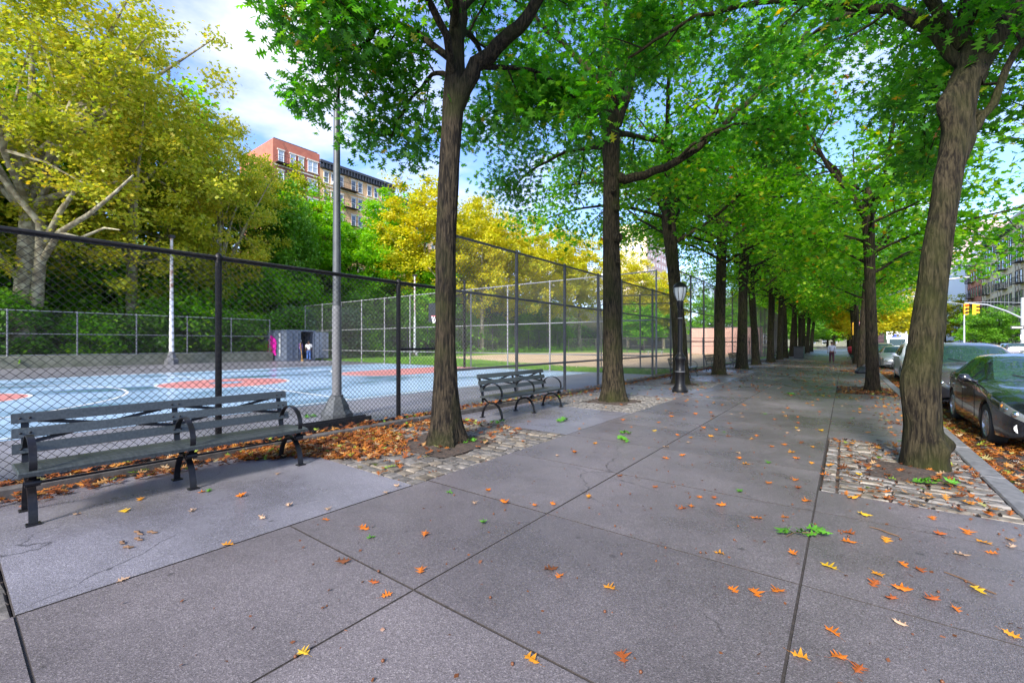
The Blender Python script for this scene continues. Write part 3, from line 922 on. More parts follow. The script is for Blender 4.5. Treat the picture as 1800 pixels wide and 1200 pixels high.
def trunk_solid(wood, pts, rad, sides, seed, ridge=.05, flare=.55, rings=60, burls=()):
    r = random.Random(seed)
    ph = [r.uniform(0, 6.28) for _ in range(8)]
    P, Rr = [], []
    for i in range(rings + 1):
        t = (i / rings) ** 1.25
        p, _ = at_path(pts, t); q = t * (len(pts) - 1); k = min(int(q), len(pts) - 2)
        P.append(p); Rr.append(rad[k] + (rad[k + 1] - rad[k]) * (q - k))
    vs = []
    z0 = pts[0].z
    for p, rr in zip(P, Rr):
        z = p.z - z0
        e = math.exp(-max(z, 0) / .28)
        for k in range(sides):
            t = 2 * math.pi * k / sides
            fl = 1 + flare * e * (1 + .38 * math.cos(5 * t + ph[0]) + .25 * math.cos(3 * t + ph[1]))
            f = abs(math.sin(10.5 * t + 1.1 * math.sin(1.7 * z + ph[2]) + .7 * math.sin(5.1 * z + ph[3])))
            f2 = math.sin(17 * t + 2.2 * math.sin(2.9 * z + ph[4]) + ph[5])
            lump = .03 * math.sin(2 * t + 1.3 * z + ph[6]) + .02 * math.sin(3 * t - 2.1 * z + ph[7])
            q = rr * fl * (1 + lump + ridge * (f - .5) + ridge * .5 * f2)
            for (ba, bz, bq, sa, sz) in burls:
                da = (t - ba + math.pi) % (2 * math.pi) - math.pi
                q += bq * math.exp(-(da / sa) ** 2 - ((z - bz) / sz) ** 2)
            vs.append((p.x + q * math.cos(t), p.y + q * math.sin(t), p.z))
    fs = []
    for i in range(rings):
        for k in range(sides):
            k2 = (k + 1) % sides
            fs.append((i * sides + k, i * sides + k2, (i + 1) * sides + k2, (i + 1) * sides + k))
    fs.append(tuple(rings * sides + k for k in range(sides)))
    wood.add(vs, fs)

def spread(anchors, per, sig, nrng):
    A = np.array([tuple(a) for a in anchors]); A = np.repeat(A, per, 0)
    return A + nrng.normal(0, 1, A.shape) * np.array([sig, sig, sig * .7])

OAKS = 'pin oaks lining the pavement'
def oak(name, label, loc, trunk, rad, limbs, spec, per, sig, size, templ, bark, leaf, seed, sides=44, group=OAKS, knots=(), rings=70, flare=.55, keep=None, ridge=.055, burls=()):
    r = random.Random(seed); nr = np.random.default_rng(seed)
    root = thing(name, label, 'tree', loc, 0, group)
    wood = MB(); trunk = [Vector(p) for p in trunk]
    trunk_solid(wood, trunk, rad, sides, seed, rings=rings, flare=flare, ridge=ridge, burls=burls)
    for c, q, ax in knots:
        wood.lathe([(q * 1.25, -.03), (q * 1.1, .03), (q * .85, .06), (q * .55, .05), (q * .2, .035), (.002, .03)], 12)
        nv = 12 * 6
        rot = Vector((0, 0, 1)).rotation_difference(Vector(ax)).to_matrix()
        wood.v[-nv:] = [tuple(rot @ Vector(v) + Vector(c)) for v in wood.v[-nv:]]
    anchors = []
    for limb in limbs:
        if 'pts' in limb:
            ctrl = [Vector(p) for p in limb['pts']]; pts = []
            for i in range(len(ctrl) - 1):
                a, b, c, d = ctrl[max(i - 1, 0)], ctrl[i], ctrl[i + 1], ctrl[min(i + 2, len(ctrl) - 1)]
                for t in (0, .25, .5, .75):
                    pts.append(.5 * ((2 * b) + (c - a) * t + (2 * a - 5 * b + 4 * c - d) * t * t + (3 * b - a - 3 * c + d) * t ** 3))
            pts.append(ctrl[-1]); L = sum((pts[i + 1] - pts[i]).length for i in range(len(pts) - 1))
            pts = [p + Vector((r.gauss(0, .02), r.gauss(0, .02), r.gauss(0, .02))) if 0 < i < len(pts) - 1 else p for i, p in enumerate(pts)]
        else:
            L = limb['L']; pts = grow(r, limb['p'], limb['d'], L, 8, limb.get('wob', .09), (0, 0, limb.get('trop', .2)))
        r0, r1 = limb['r'], limb.get('r1', limb['r'] * .3)
        wood.tube(pts, [r0 + (r1 - r0) * (i / (len(pts) - 1)) ** .8 for i in range(len(pts))], 9, cap=True)
        branch_out(r, wood, pts, r0 * .7, L, limb.get('spec', spec), anchors)
    w = wood.build('trunk', bark, root, smooth_angle=55, fix=False)
    A = spread(anchors, per, sig, nr)
    if keep is not None:
        A = A[keep(A)]
    link_mesh('crown', scatter_leaves('crown', A, templ, size, leaf, nr), root)
    return root

def cam_pts(base, lst):
    """limb points given as offsets right / deeper / height from a trunk's foot"""
    out = []
    for cx, cz, z in lst:
        x, y = cw(cx, cz); out.append((x, y, z))
    return out

SPEC_NEAR = [(7, .22, 0, .42, .5, .05, .12, .0), (6, .2, 9, .42, .4, -.05, .16, -.35)]
SPEC_TIP = [(6, .58, 0, .30, .4, .25, .12, .1), (6, .2, 9, .42, .4, -.05, .16, -.3)]
# nearest trunk by the fence
T1 = (-4.8, 4.65, -.02)
oak('oak_tree', 'nearest oak by the fence, dark bare trunk between the two near benches', T1,
    cam_pts(T1, [(0, 0, 0), (-.01, 0, 1.5), (.0, 0, 3.0), (.06, 0, 4.4), (.12, .05, 5.4), (.16, .1, 6.6)]), [.215, .155, .148, .145, .160, .10],
    [dict(pts=cam_pts(T1, [(.14, .08, 5.6), (.18, .2, 7.0), (.1, .3, 9.0), (.3, .4, 11.5)]), r=.15),
     dict(pts=cam_pts(T1, [(.10, .04, 5.05), (.50, .0, 5.75), (1.10, -.1, 6.20), (1.5, -.2, 6.7), (2.4, -.2, 7.6), (3.4, 0, 8.6)]), r=.15, spec=SPEC_TIP),
     dict(pts=cam_pts(T1, [(.12, .04, 5.35), (.0, -.5, 6.1), (-.8, -.9, 6.7), (-1.4, -1.1, 6.6), (-1.75, -1.1, 6.1)]), r=.07),
     dict(pts=cam_pts(T1, [(.12, .04, 5.8), (-.6, .3, 6.5), (-1.2, .5, 6.6), (-1.7, .6, 6.1), (-1.9, .6, 5.5)]), r=.06),
     dict(pts=cam_pts(T1, [(.12, .04, 5.6), (-.3, .5, 5.85), (-.8, 1.0, 5.7), (-1.2, 1.3, 5.2)]), r=.045),
     dict(pts=cam_pts(T1, [(.12, .1, 6.2), (.2, 1.1, 7.0), (.4, 2.4, 7.4), (.5, 3.6, 7.1)]), r=.08),
     dict(pts=cam_pts(T1, [(.14, .0, 6.3), (.3, -1.0, 7.2), (.5, -2.0, 7.6)]), r=.06),
     dict(pts=cam_pts(T1, [(.55, .0, 5.72), (1.0, .25, 5.85), (1.6, .4, 5.75), (2.2, .5, 5.3)]), r=.05),
     dict(pts=cam_pts(T1, [(.16, .1, 6.5), (-.6, .2, 8.0), (-1.4, .2, 9.2)]), r=.09),
     dict(pts=cam_pts(T1, [(.16, .1, 6.6), (1.0, 1.2, 8.2), (1.8, 2.4, 9.2)]), r=.09)],
    SPEC_NEAR, 4, .23, (.14, .21), 'oak', 'dark_bark', 'oak_leaf', 11, keep=lambda A: (CY * A[:, 0] + SY * A[:, 1] > -2.35 + .12 * np.sin(A[:, 2] * 9) + .15 * np.sin(A[:, 2] * 3.1)))

# second trunk, with pruning scars and the long limb reaching over the walk
T2 = (-4.8, 10.65, -.02)
def scar(cx, z, q, rr):
    x, y = cw(cx, -math.sqrt(max(rr * rr - cx * cx, .01)))
    ax = Vector((x, y, 0)).normalized()
    return ((x, y, z), q, ax)
oak('oak_tree', 'second oak along the fence, with round pruning scars below its fork', T2,
    cam_pts(T2, [(0, 0, 0), (-.02, 0, 2.0), (-.05, 0, 4.0), (-.05, 0, 6.0), (-.08, 0, 7.4), (-.1, .1, 8.6)]), [.28, .225, .212, .205, .235, .14],
    [dict(pts=cam_pts(T2, [(-.2, 0, 7.2), (-.25, .1, 8.2), (-.1, .3, 9.8), (-.3, .2, 12)]), r=.17),
     dict(pts=cam_pts(T2, [(.05, 0, 7.2), (.35, -.1, 8.2), (.65, -.2, 9.2), (1.3, -.2, 11), (1.7, -.2, 12.5)]), r=.18),
     dict(pts=cam_pts(T2, [(.1, -.05, 5.75), (.6, -.1, 5.8), (1.5, -.3, 6.1), (2.6, -.5, 6.9), (4.0, -.6, 8.4), (5.4, -.7, 10.2)]), r=.14, spec=SPEC_TIP),
     dict(pts=cam_pts(T2, [(-.15, 0, 7.3), (-.7, -.4, 7.9), (-1.6, -.6, 8.1), (-2.6, -.7, 7.6), (-3.2, -.8, 6.8)]), r=.09),
     dict(pts=cam_pts(T2, [(-.15, 0, 6.6), (-.9, .6, 6.8), (-1.9, .9, 6.5), (-2.7, 1.0, 5.8)]), r=.07),
     dict(pts=cam_pts(T2, [(-.1, .1, 7.6), (-.2, 1.4, 8.2), (-.2, 2.8, 8.0), (-.3, 3.8, 7.0)]), r=.09),
     dict(pts=cam_pts(T2, [(.0, -.1, 7.6), (.2, -1.3, 8.3), (.3, -2.4, 8.2), (.5, -3.2, 7.6)]), r=.09),
     dict(pts=cam_pts(T2, [(.1, .0, 7.0), (1.0, .9, 7.3), (2.0, 1.5, 7.3), (3.0, 1.8, 6.8)]), r=.09),
     dict(pts=cam_pts(T2, [(-.1, .1, 8.2), (-1.3, .4, 9.6), (-2.6, .4, 10.8)]), r=.11),
     dict(pts=cam_pts(T2, [(.1, .1, 8.3), (1.6, 1.2, 9.8), (2.6, 2.0, 11.2)]), r=.11),
     dict(pts=cam_pts(T2, [(1.5, -.3, 6.15), (2.2, -.9, 6.6), (3.0, -1.3, 6.6), (3.6, -1.5, 6.1)]), r=.05)],
    SPEC_NEAR, 4, .27, (.13, .20), 'oak', 'oak_bark', 'oak_leaf', 23, flare=.35,
    knots=[scar(.02, 4.95, .075, .30), scar(.06, 4.2, .10, .31), scar(-.06, 5.4, .06, .29), scar(.05, 3.6, .06, .31)])

# leaning trunk by the kerb
R1 = (.77, 7.30, -.02)
oak('leaning_oak', 'leaning mossy oak in the cobbled pit beside the black sedan', R1,
    cam_pts(R1, [(.0, 0, 0), (-.02, 0, .5), (-.03, 0, 1.1), (.06, 0, 1.9), (.19, 0, 2.9), (.34, 0, 3.8), (.56, .05, 4.8), (.80, .1, 5.3)]), [.215, .175, .178, .145, .128, .122, .155, .11],
    [dict(pts=cam_pts(R1, [(.58, .05, 4.75), (.85, .0, 5.25), (1.3, -.1, 6.2), (1.6, 0, 7.6), (1.6, .2, 9.5)]), r=.165),
     dict(pts=cam_pts(R1, [(.54, .05, 4.75), (.58, .1, 5.4), (.62, .1, 6.4), (.4, .2, 8.0), (.3, .3, 10)]), r=.09),
     dict(pts=cam_pts(R1, [(.50, .02, 4.05), (.72, -.03, 4.25), (1.0, -.1, 5.0), (1.6, -.2, 5.8), (2.4, 0, 6.2)]), r=.06),
     dict(pts=cam_pts(R1, [(.56, .1, 5.0), (.1, .6, 6.0), (-.9, 1.3, 6.7), (-2.0, 1.9, 6.9), (-3.0, 2.3, 6.5)]), r=.07),
     dict(pts=cam_pts(R1, [(.58, .1, 5.2), (-.1, .2, 6.4), (-1.2, .3, 7.4), (-2.4, .4, 8.0), (-3.5, .5, 8.2)]), r=.08),
     dict(pts=cam_pts(R1, [(.6, .1, 5.3), (.6, 1.2, 6.5), (.5, 2.6, 7.2), (.3, 4.0, 7.2)]), r=.08),
     dict(pts=cam_pts(R1, [(.6, .1, 5.4), (.3, -.9, 6.4), (-.3, -1.7, 7.2)]), r=.06),
     dict(pts=cam_pts(R1, [(.72, .0, 4.3), (1.2, .8, 4.9), (1.9, 1.8, 5.7), (2.6, 2.8, 5.5)]), r=.05),
     dict(pts=cam_pts(R1, [(.85, .0, 5.25), (1.6, .5, 5.9), (2.6, .9, 6.3), (3.4, 1.2, 6.0)]), r=.06),
     dict(pts=cam_pts(R1, [(1.3, 0, 6.2), (2.0, 1.0, 6.8), (2.4, 2.2, 6.6), (2.6, 3.2, 5.8)]), r=.07)],
    [(6, .3, 0, .38, .5, .05, .12, .0), (6, .2, 8, .42, .4, -.05, .16, -.35)], 5, .24, (.12, .19), 'oak', 'mossy_bark', 'oak_leaf', 37, flare=.12, ridge=.045,
    burls=[(R(YAW - 12), .30, .14, .32, .11), (R(YAW - 75), .26, .07, .3, .1), (R(YAW + 170), 1.0, .05, .6, .3), (R(YAW), 1.75, .045, .5, .25), (R(YAW + 190), 2.6, .04, .5, .3), (R(YAW + 185), 3.55, .05, .5, .2), (R(YAW + 185), 4.45, .17, .5, .22), (R(YAW - 10), 4.0, .09, .5, .25)],
    keep=lambda A: (A[:, 2] > 4.2))

# the rest of both rows: two forms, repeated and turned
SPEC_FAR = [(7, .18, 0, .45, .5, .06, .12, .0), (6, .2, 7, .45, .4, -.04, .16, -.3)]
def generic_oak(seed, label, loc, lean=0.0, fork=6.3, rr=.235, n_side=9, low=5.2, R_=5.0, bark='oak_bark'):
    r = random.Random(seed)
    tr = [(0, 0, 0), (lean * .2, 0, fork * .33), (lean * .6, 0, fork * .66), (lean, 0, fork), (lean * 1.1, 0, fork + 1.2)]
    limbs = []
    for i in range(4):
        a = i * 1.57 + r.uniform(-.4, .4)
        limbs.append(dict(p=(lean, 0, fork - .1), d=(math.cos(a) * .55, math.sin(a) * .55, 1), L=r.uniform(5.2, 6.8), r=rr * .55, trop=.1))
    for i in range(n_side):
        a = i * 2.4 + r.uniform(-.4, .4); z = low + (fork - low + .8) * i / (n_side - 1)
        q = lean * min(1, z / fork) ** 1.5
        limbs.append(dict(p=(q, 0, z), d=(math.cos(a), math.sin(a), .55), L=R_ * r.uniform(.75, 1.1), r=rr * .33, trop=-.25))
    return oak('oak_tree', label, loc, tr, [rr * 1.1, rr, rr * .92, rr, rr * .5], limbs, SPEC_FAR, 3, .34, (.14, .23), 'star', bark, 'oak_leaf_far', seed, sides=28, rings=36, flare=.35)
ORD = ['first', 'second', 'third', 'fourth', 'fifth', 'sixth', 'seventh', 'eighth', 'ninth', 'tenth', 'eleventh', 'twelfth', 'thirteenth', 'fourteenth', 'fifteenth', 'sixteenth', 'seventeenth', 'eighteenth']
protos = [generic_oak(51, 'third oak along the fence, its trunk half behind the black lamppost', (-4.8, 16.65, -.02), -.5, 6.4),
          generic_oak(62, 'fourth oak along the fence, straight trunk just beyond the lamppost', (-4.8, 22.65, -.02), .15, 6.9)]
r = random.Random(9)
for k in range(5, 17):
    o = copy_tree(protos[k % 2])
    o.location = (-4.8 + r.uniform(-.15, .15), T_S[0] + 6 * k + r.uniform(-.2, .2), -.02)
    o.rotation_euler = (0, 0, r.uniform(0, 6.28)); s_ = r.uniform(.93, 1.12); o.scale = (s_, s_, s_)
    o['label'] = '%s oak along the fence, counted from the trunk nearest the camera' % ORD[k - 1]
# slimmer trees by the road
slim = generic_oak(73, 'slim oak in the leafy soil pit before the black rubbish bag', (.70, 18.0, -.02), -.25, 5.4, rr=.15, low=3.7, R_=3.9, bark='dark_bark')
for i, (s_, sc) in enumerate(((18.0, 1), (29.9, 1.05), (40.5, 1.1), (51.5, 1.1), (62.5, 1.1), (74, 1.15), (86, 1.15))):
    o = slim if i == 0 else copy_tree(slim)
    o.location = (.70, s_, -.02); o.rotation_euler = (0, 0, 1.1 + i * 1.9); o.scale = (sc, sc, sc)
    o['group'] = 'slim oaks along the kerb'
    o['label'] = ['slim oak in the leafy soil pit before the black rubbish bag', 'slim oak by the kerb just beyond the black rubbish bag'][i] if i < 2 else \
        '%s slim oak along the kerb, counted from the black rubbish bag' % ORD[i - 1]

# ------------------------------------------------------------------ trees of the hill and the field edge
def cloud_crown(r, nr, n_cl, rad, z_mid, per, sig, hollow=.55, flat=.6):
    C = []
    while len(C) < n_cl:
        p = np.array([r.uniform(-1, 1), r.uniform(-1, 1), r.uniform(-1, 1)])
        q = np.linalg.norm(p)
        if q > 1 or q < hollow * r.random(): continue
        C.append(p * np.array(rad) * (1 + .18 * math.sin(3 * math.atan2(p[1], p[0]) + z_mid) + r.uniform(-.12, .12)) + np.array([0, 0, z_mid]))
    C = np.array(C); A = np.repeat(C, per, 0)
    sg = np.repeat(nr.uniform(.6, 1.35, n_cl), per)[:, None] * sig
    return A + nr.normal(0, 1, A.shape) * sg * np.array([1, 1, flat]), C

def cloud_tree(name, label, loc, height, rad, bark, leaf, seed, n_cl, per, sig, size, trunk_r=.28, templ='diamond', group=None, first_fork=.35, lean=(0, 0), n_limb=9, tilt=.7):
    r = random.Random(seed); nr = np.random.default_rng(seed)
    root = thing(name, label, 'tree', loc, 0, group)
    z_mid = height - rad[2]
    A, C = cloud_crown(r, nr, n_cl, rad, z_mid, per, sig)
    C = C + np.array([lean[0], lean[1], 0]); A = A + np.array([lean[0], lean[1], 0])
    wood = MB(); fk = height * first_fork
    top = Vector((lean[0] * .8, lean[1] * .8, height * .8)); mid = Vector((lean[0] * .45, lean[1] * .45, fk))
    wood.tube([(0, 0, -.6), (0, 0, .0), tuple(mid * .5), tuple(mid), tuple(mid.lerp(top, .5)), tuple(top)], [trunk_r * 1.4, trunk_r * 1.15, trunk_r, trunk_r * .85, trunk_r * .45, trunk_r * .12], 10)
    for i in range(n_limb):
        c = Vector(C[r.randrange(len(C))]); q = r.uniform(0, .45)
        p0 = mid.lerp(top, q); m1 = p0.lerp(c, .5) + Vector((r.uniform(-.4, .4), r.uniform(-.4, .4), r.uniform(-.2, .6)))
        wood.tube([tuple(p0), tuple(m1), tuple(c)], [trunk_r * .5 * (1 - q), trunk_r * .3, trunk_r * .08], 6)
        for _ in range(3):
            c2 = Vector(C[r.randrange(len(C))])
            if (c2 - m1).length < rad[0] * .8: wood.tube([tuple(m1), tuple(m1.lerp(c2, .5) + Vector((0, 0, .3))), tuple(c2)], [trunk_r * .2, trunk_r * .12, trunk_r * .05], 4)
    wood.build('trunk', bark, root, smooth_angle=60, fix=False)
    link_mesh('crown', scatter_leaves('crown', A, templ, size, leaf, nr, tilt=tilt), root)
    return root
def retint(root, leaf):
    for ch in root.children:
        if ch.name.startswith('crown'):
            ch.material_slots[0].link = 'OBJECT'; ch.material_slots[0].material = M[leaf]
def place_tree(proto, label, x, y, scale, rz, leaf=None, name=None, group=None, z=None):
    o = copy_tree(proto)
    if name: o.name = name
    o.location = (x, y, (hill_z(x) if z is None else z) - .1); o.scale = scale if hasattr(scale, '__len__') else (scale,) * 3
    o.rotation_euler = (0, 0, rz); o['label'] = label
    if group: o['group'] = group
    if leaf: retint(o, leaf)
    return o

HG = 'trees on the slope behind the court'
lx, ly = cw(1.0, 0)
cloud_tree('plane_tree', 'huge yellowing plane tree with a leaning pale trunk behind the court wall', (-42.0, 3.2, -.1), 28.0, (9.6, 9.4, 10.8), 'plane_bark', 'plane_leaf', 71, 330, 150, .62, (.20, .34), .55, 'star', HG, .30, (lx, ly), 22)
# pale limbs that show below the crown of the big plane tree
pl = [o for o in bpy.data.objects if o.name.startswith('plane_tree')][0]
b_ = MB()
for lst, rr in (([(1.0, 0, 4.0), (1.8, -.5, 7.0), (2.3, -1.0, 9.0), (1.2, -2.0, 11.3), (-1.0, -3, 13.5)], .33), ([(1.8, -.4, 6.8), (4.0, -1.5, 8.3), (6.5, -2.2, 9.2), (8.5, -2.8, 10.2), (9.8, -3, 11.2)], .2),
                ([(1.9, -.5, 7.6), (3.6, -1, 9.8), (5.2, -1.6, 11.0), (7.2, -2.2, 12.6)], .2), ([(.6, -.2, 5.2), (-1, -1.2, 8), (-2.5, -2, 10.0)], .24), ([(4.0, -1.5, 8.3), (5.6, -1.8, 7.9), (7.4, -2.2, 8.4), (8.6, -2.5, 8.2)], .12)):
    p_ = cam_pts(None, lst)
    b_.tube(p_, [rr * (1 - .75 * i / (len(p_) - 1)) for i in range(len(p_))], 8)
b_.build('limb', 'plane_bark', pl, smooth_angle=60, fix=False)
planeB = cloud_tree('plane_tree', 'tall yellowing plane tree rising just beyond the leaning plane tree', (-44.5, 9.2, -.1), 24, (8, 8, 9.5), 'plane_bark', 'plane_leaf', 72, 220, 130, .6, (.22, .36), .4, 'star', HG, .3, (0, 0), 14)
place_tree(planeB, 'smaller olive yellow plane tree before the red brick house', -45.5, 15.6, (.72, .72, .86), 2.1)
place_tree(planeB, 'olive plane tree at the far edge of the court wall, cut by the picture edge', -44, -7.5, (1.0, 1.0, 1.0), 4.1)

green = cloud_tree('broadleaf_tree', 'bright green tree on the slope under the tan brick house', (-54, 41.2, hill_z(-54)), 17, (5.4, 5.4, 6.5), 'dark_bark', 'bright_leaf', 81, 150, 105, .52, (.30, .5), .28, 'diamond', HG)
green2 = cloud_tree('broadleaf_tree', 'bright green tree on the slope left of the tall court lamp', (-54, 29.3, hill_z(-54)), 13.6, (5.0, 5.0, 5.6), 'dark_bark', 'bright_leaf', 82, 130, 105, .5, (.28, .46), .26, 'diamond', HG)
green2['label'] = 'bright green round tree on the slope below the red brick house'
for (x, y, sc, rz, leaf, lab) in (
    (-59.5, 27.2, (1.0, 1.0, 1.05), 1.0, 'yellow_green_leaf', 'feathery yellow green tree hiding the corner of the red brick house'),
    (-50.0, 24.2, (.62, .62, 1.05), 2.0, 'dark_leaf', 'narrow dark green tree between the plane trees and the bright green ones'),
    (-58.5, 36.0, (.95, .95, .66), 3.0, 'bright_leaf', 'bright green tree just under the windows of the red brick house'),
    (-50.5, 33.0, (.95, .95, .85), 4.0, 'bright_leaf', 'bright green tree half behind the tall court lamp pole'),
    (-58.0, 45.0, (.95, .95, .84), 5.0, 'bright_leaf', 'bright green tree beside the end of the tan brick house'),
    (-52.0, 20.0, (1.1, 1.1, 1.15), 0.5, 'dark_leaf', 'dark green tree behind the smaller plane tree'),
    (-52.0, 7.0, (1.3, 1.3, 1.3), 1.5, 'bright_leaf', 'green tree glimpsed behind the leaning plane trunk'),
    (-55.0, 13.0, (1.4, 1.4, 1.4), 2.5, 'bright_leaf', 'green tree glimpsed behind the tall plane tree'),
    (-47.5, 42.0, (1.0, 1.0, .85), 2.2, 'bright_leaf', 'bright green tree standing below the first golden tree'),
    (-49.0, -2.0, (1.5, 1.5, 1.4), 3.5, 'dark_leaf', 'dark green tree behind the plane trees at the picture edge')):
    place_tree(green2, lab, x, y, sc, rz, leaf)
gold = cloud_tree('golden_tree', 'golden yellow tree just left of the nearest oak trunk', (-46.5, 41.0, hill_z(-46.5) - .1), 22.5, (6.2, 6.2, 8.2), 'plane_bark', 'gold_leaf', 91, 210, 105, .58, (.30, .5), .32, 'diamond', 'golden trees beyond the ball field')
for (x, y, sc, rz, lab) in (
    (-42.5, 48.5, (.86, .86, .96), 1.2, 'golden tree just past the nearest oak trunk'), (-43, 57.5, (.95, .95, .98), 2.6, 'golden tree between the nearest oak and the second oak, nearer one'),
    (-43.5, 68, (.98, .98, 1.0), 3.9, 'golden tree between the nearest oak and the second oak, middle one'), (-43.5, 80, (1.0, 1.0, 1.06), 5.0, 'golden tree partly behind the second oak'),
    (-40.5, 98, (.95, .95, 1.0), .4, 'golden tree in front of the far cream tower'), (-51, 55, (1.0, 1.0, .95), 1.9, 'golden tree standing higher up behind the others'),
    (-38, 116, (1.0, 1.0, .9), 2.2, 'last golden tree before the pale green trees')):
    place_tree(gold, lab, x, y, sc, rz)
for i, (x, y, sc, rz, leaf, lab) in enumerate((
    (-45, 130, (1.7, 1.7, 1.4), 1.0, 'yellow_green_leaf', 'pale green tree at the foot of the far cream tower'),
    (-27, 120, (1.3, 1.3, 1.15), 2.0, 'bright_leaf', 'green tree beyond the pink wall, near the third oak'),
    (-19, 124, (1.3, 1.3, 1.1), 3.0, 'bright_leaf', 'green tree beyond the pink wall, behind the fourth oak'),
    (-12, 132, (1.4, 1.4, 1.2), 4.0, 'dark_leaf', 'dark green tree beyond the end of the pink wall'),
    (-34, 90, (1.0, 1.0, .75), 5.0, 'bright_leaf', 'low green tree behind the field benches'),
    (17.2, 104, (.50, .50, .56), 1.3, 'bright_leaf', 'young bright green street tree before the white wall'),
    (17.0, 89, (.62, .62, .50), 2.3, 'dark_leaf', 'low dark green street tree before the orange brick house'),
    (17.2, 132, (.9, .9, .9), .3, 'yellow_green_leaf', 'yellow green street tree on the far side of the road'),
    (16.8, 165, (1.2, 1.2, 1.2), 1.3, 'yellow_green_leaf', 'yellow green street tree farthest down the far pavement'),
    (4.4, 118, (1.2, 1.2, 1.1), 2.9, 'yellow_green_leaf', 'yellow green tree far down the road in the middle'),
    (2.2, 60, (.85, .85, .72), 4.4, 'gold_leaf', 'golden tree over the road by the mast arm signal'),
    (-3, 190, (1.6, 1.6, 1.3), 0, 'bright_leaf', 'green tree closing the view at the end of the walk'),
    (6, 210, (1.6, 1.6, 1.4), 2, 'bright_leaf', 'green tree closing the view at the end of the road'),
    (-10, 170, (1.5, 1.5, 1.3), 1, 'dark_leaf', 'dark green tree at the far end of the oak row'), (-5.5, 215, (1.6, 1.6, .85), 2.4, 'dark_leaf', 'low dark green tree in the middle of the walk end'),
    (1.0, 225, (1.5, 1.5, .8), 1.4, 'dark_leaf', 'low dark green tree at the kerb end of the walk'), (-14, 222, (1.6, 1.6, .85), .4, 'bright_leaf', 'low green tree at the fence end of the walk'))):
    place_tree(green2, lab, x, y, sc, rz, leaf, group='street and park trees in the distance', z=0)

# bushes along the foot of the slope
bush = None
rb = random.Random(77)
BL = []
for i in range(15): BL.append((-42.2 + rb.uniform(-.8, .8), -8 + i * 2.05 + rb.uniform(-.4, .4), rb.uniform(.8, 1.25), 'bright_leaf' if i % 3 == 1 else 'dark_leaf'))
for i in range(9): BL.append((-42.6 + rb.uniform(-.8, .6), 15 + i * 1.9 + rb.uniform(-.4, .4), rb.uniform(.9, 1.25), ['pale_leaf', 'bright_leaf', 'dark_leaf'][i % 3]))
for i in range(12): BL.append((-45 + rb.uniform(-1, 1), 30 + i * 4.2 + rb.uniform(-.8, .8), rb.uniform(1.1, 1.7), ['dark_leaf', 'dark_leaf', 'bright_leaf'][i % 3]))
for i in range(8): BL.append((-47.5 + rb.uniform(-1, 1), -4 + i * 4 + rb.uniform(-.8, .8), rb.uniform(1.5, 2.0), 'bright_leaf'))
kinds = {'dark_leaf': 'dark green bush', 'pale_leaf': 'pale grey green bush', 'bright_leaf': 'bright green bush'}
zones = [(-99, 7, 'behind the low wall by the plane trunk'), (7, 15, 'behind the low wall by the white pole'), (15, 21, 'behind the dark blue container'), (21, 34, 'beyond the court end fence'), (34, 999, 'under the golden trees')]
cnt = {}
for (x, y, s_, leaf) in BL:
    if bush is None:
        bush = cloud_tree('bush', 'bush', (x, y, 0), 4.4, (1.9, 1.9, 2.3), 'dark_bark', 'dark_leaf', 95, 60, 75, .34, (.17, .32), .05, 'diamond', 'bushes at the foot of the slope', .15, (0, 0), 5)
        bush['category'] = 'bush'; o = bush
    else:
        o = copy_tree(bush); retint(o, leaf)
    o.location = (x, y, hill_z(x) - .15); o.scale = (s_, s_, s_ * rb.uniform(.8, 1.1)); o.rotation_euler = (0, 0, rb.uniform(0, 6.28))
    zn = [z for z in zones if z[0] <= y < z[1]][0][2]
    BL_key = (kinds[leaf], zn); cnt.setdefault(BL_key, []).append(o)
for (k, zn), lst in cnt.items():
    for i, o in enumerate(sorted(lst, key=lambda q: q.location.y)):
        o['label'] = ('%s %s' % (k, zn)) if len(lst) == 1 else '%s, %s from the near end, %s' % (k, ORD[i], zn)
# ivy and weeds over the slope
nr = np.random.default_rng(5)
gx = -40.2 - nr.random(26000) ** 1.3 * 26; gy = nr.uniform(-25, 100, 26000)
tz = np.clip((-gx - 42) / 23.0, 0, 1); gz = 13 * (tz * tz * (3 - 2 * tz)) + np.abs(nr.normal(.25, .35, 26000))
o = link_mesh('slope_undergrowth', scatter_leaves('slope_undergrowth', np.stack([gx, gy, gz], 1), 'diamond', (.25, .55), 'dark_leaf', nr, tilt=.9)); o['kind'] = 'stuff'
# mown grass along the fences of the field
n = 30000
gx = nr.uniform(-38, -7.1, n); gy = 20.7 + nr.random(n) ** 1.5 * 9
ok_ = ~((gy > 24.5 + np.clip(-gx - 14, 0, 99) * .42) & (gx < -11)) & ~((gx > -12) & (gy > 25.5))
gx, gy = gx[ok_], gy[ok_]
V = np.zeros((len(gx), 3, 3)); a = nr.uniform(0, 6.28, len(gx)); h = nr.uniform(.05, .13, len(gx))
for k, (q, zz) in enumerate(((-.02, 0), (.02, 0), (0, 1))):
    V[:, k, 0] = gx + q * np.cos(a) + (k == 2) * nr.normal(0, .03, len(gx)); V[:, k, 1] = gy + q * np.sin(a) + (k == 2) * nr.normal(0, .03, len(gx)); V[:, k, 2] = -.01 + zz * h
leaf_mat('grass_blade', [(0, (.07, .22, .012)), (.6, (.13, .32, .016)), (1, (.26, .36, .03))], trans=.3)
o = link_mesh('grass', mesh_np('grass', V.reshape(-1, 3), [np.arange(len(gx) * 3).reshape(-1, 3)], 'grass_blade')); o['kind'] = 'stuff'

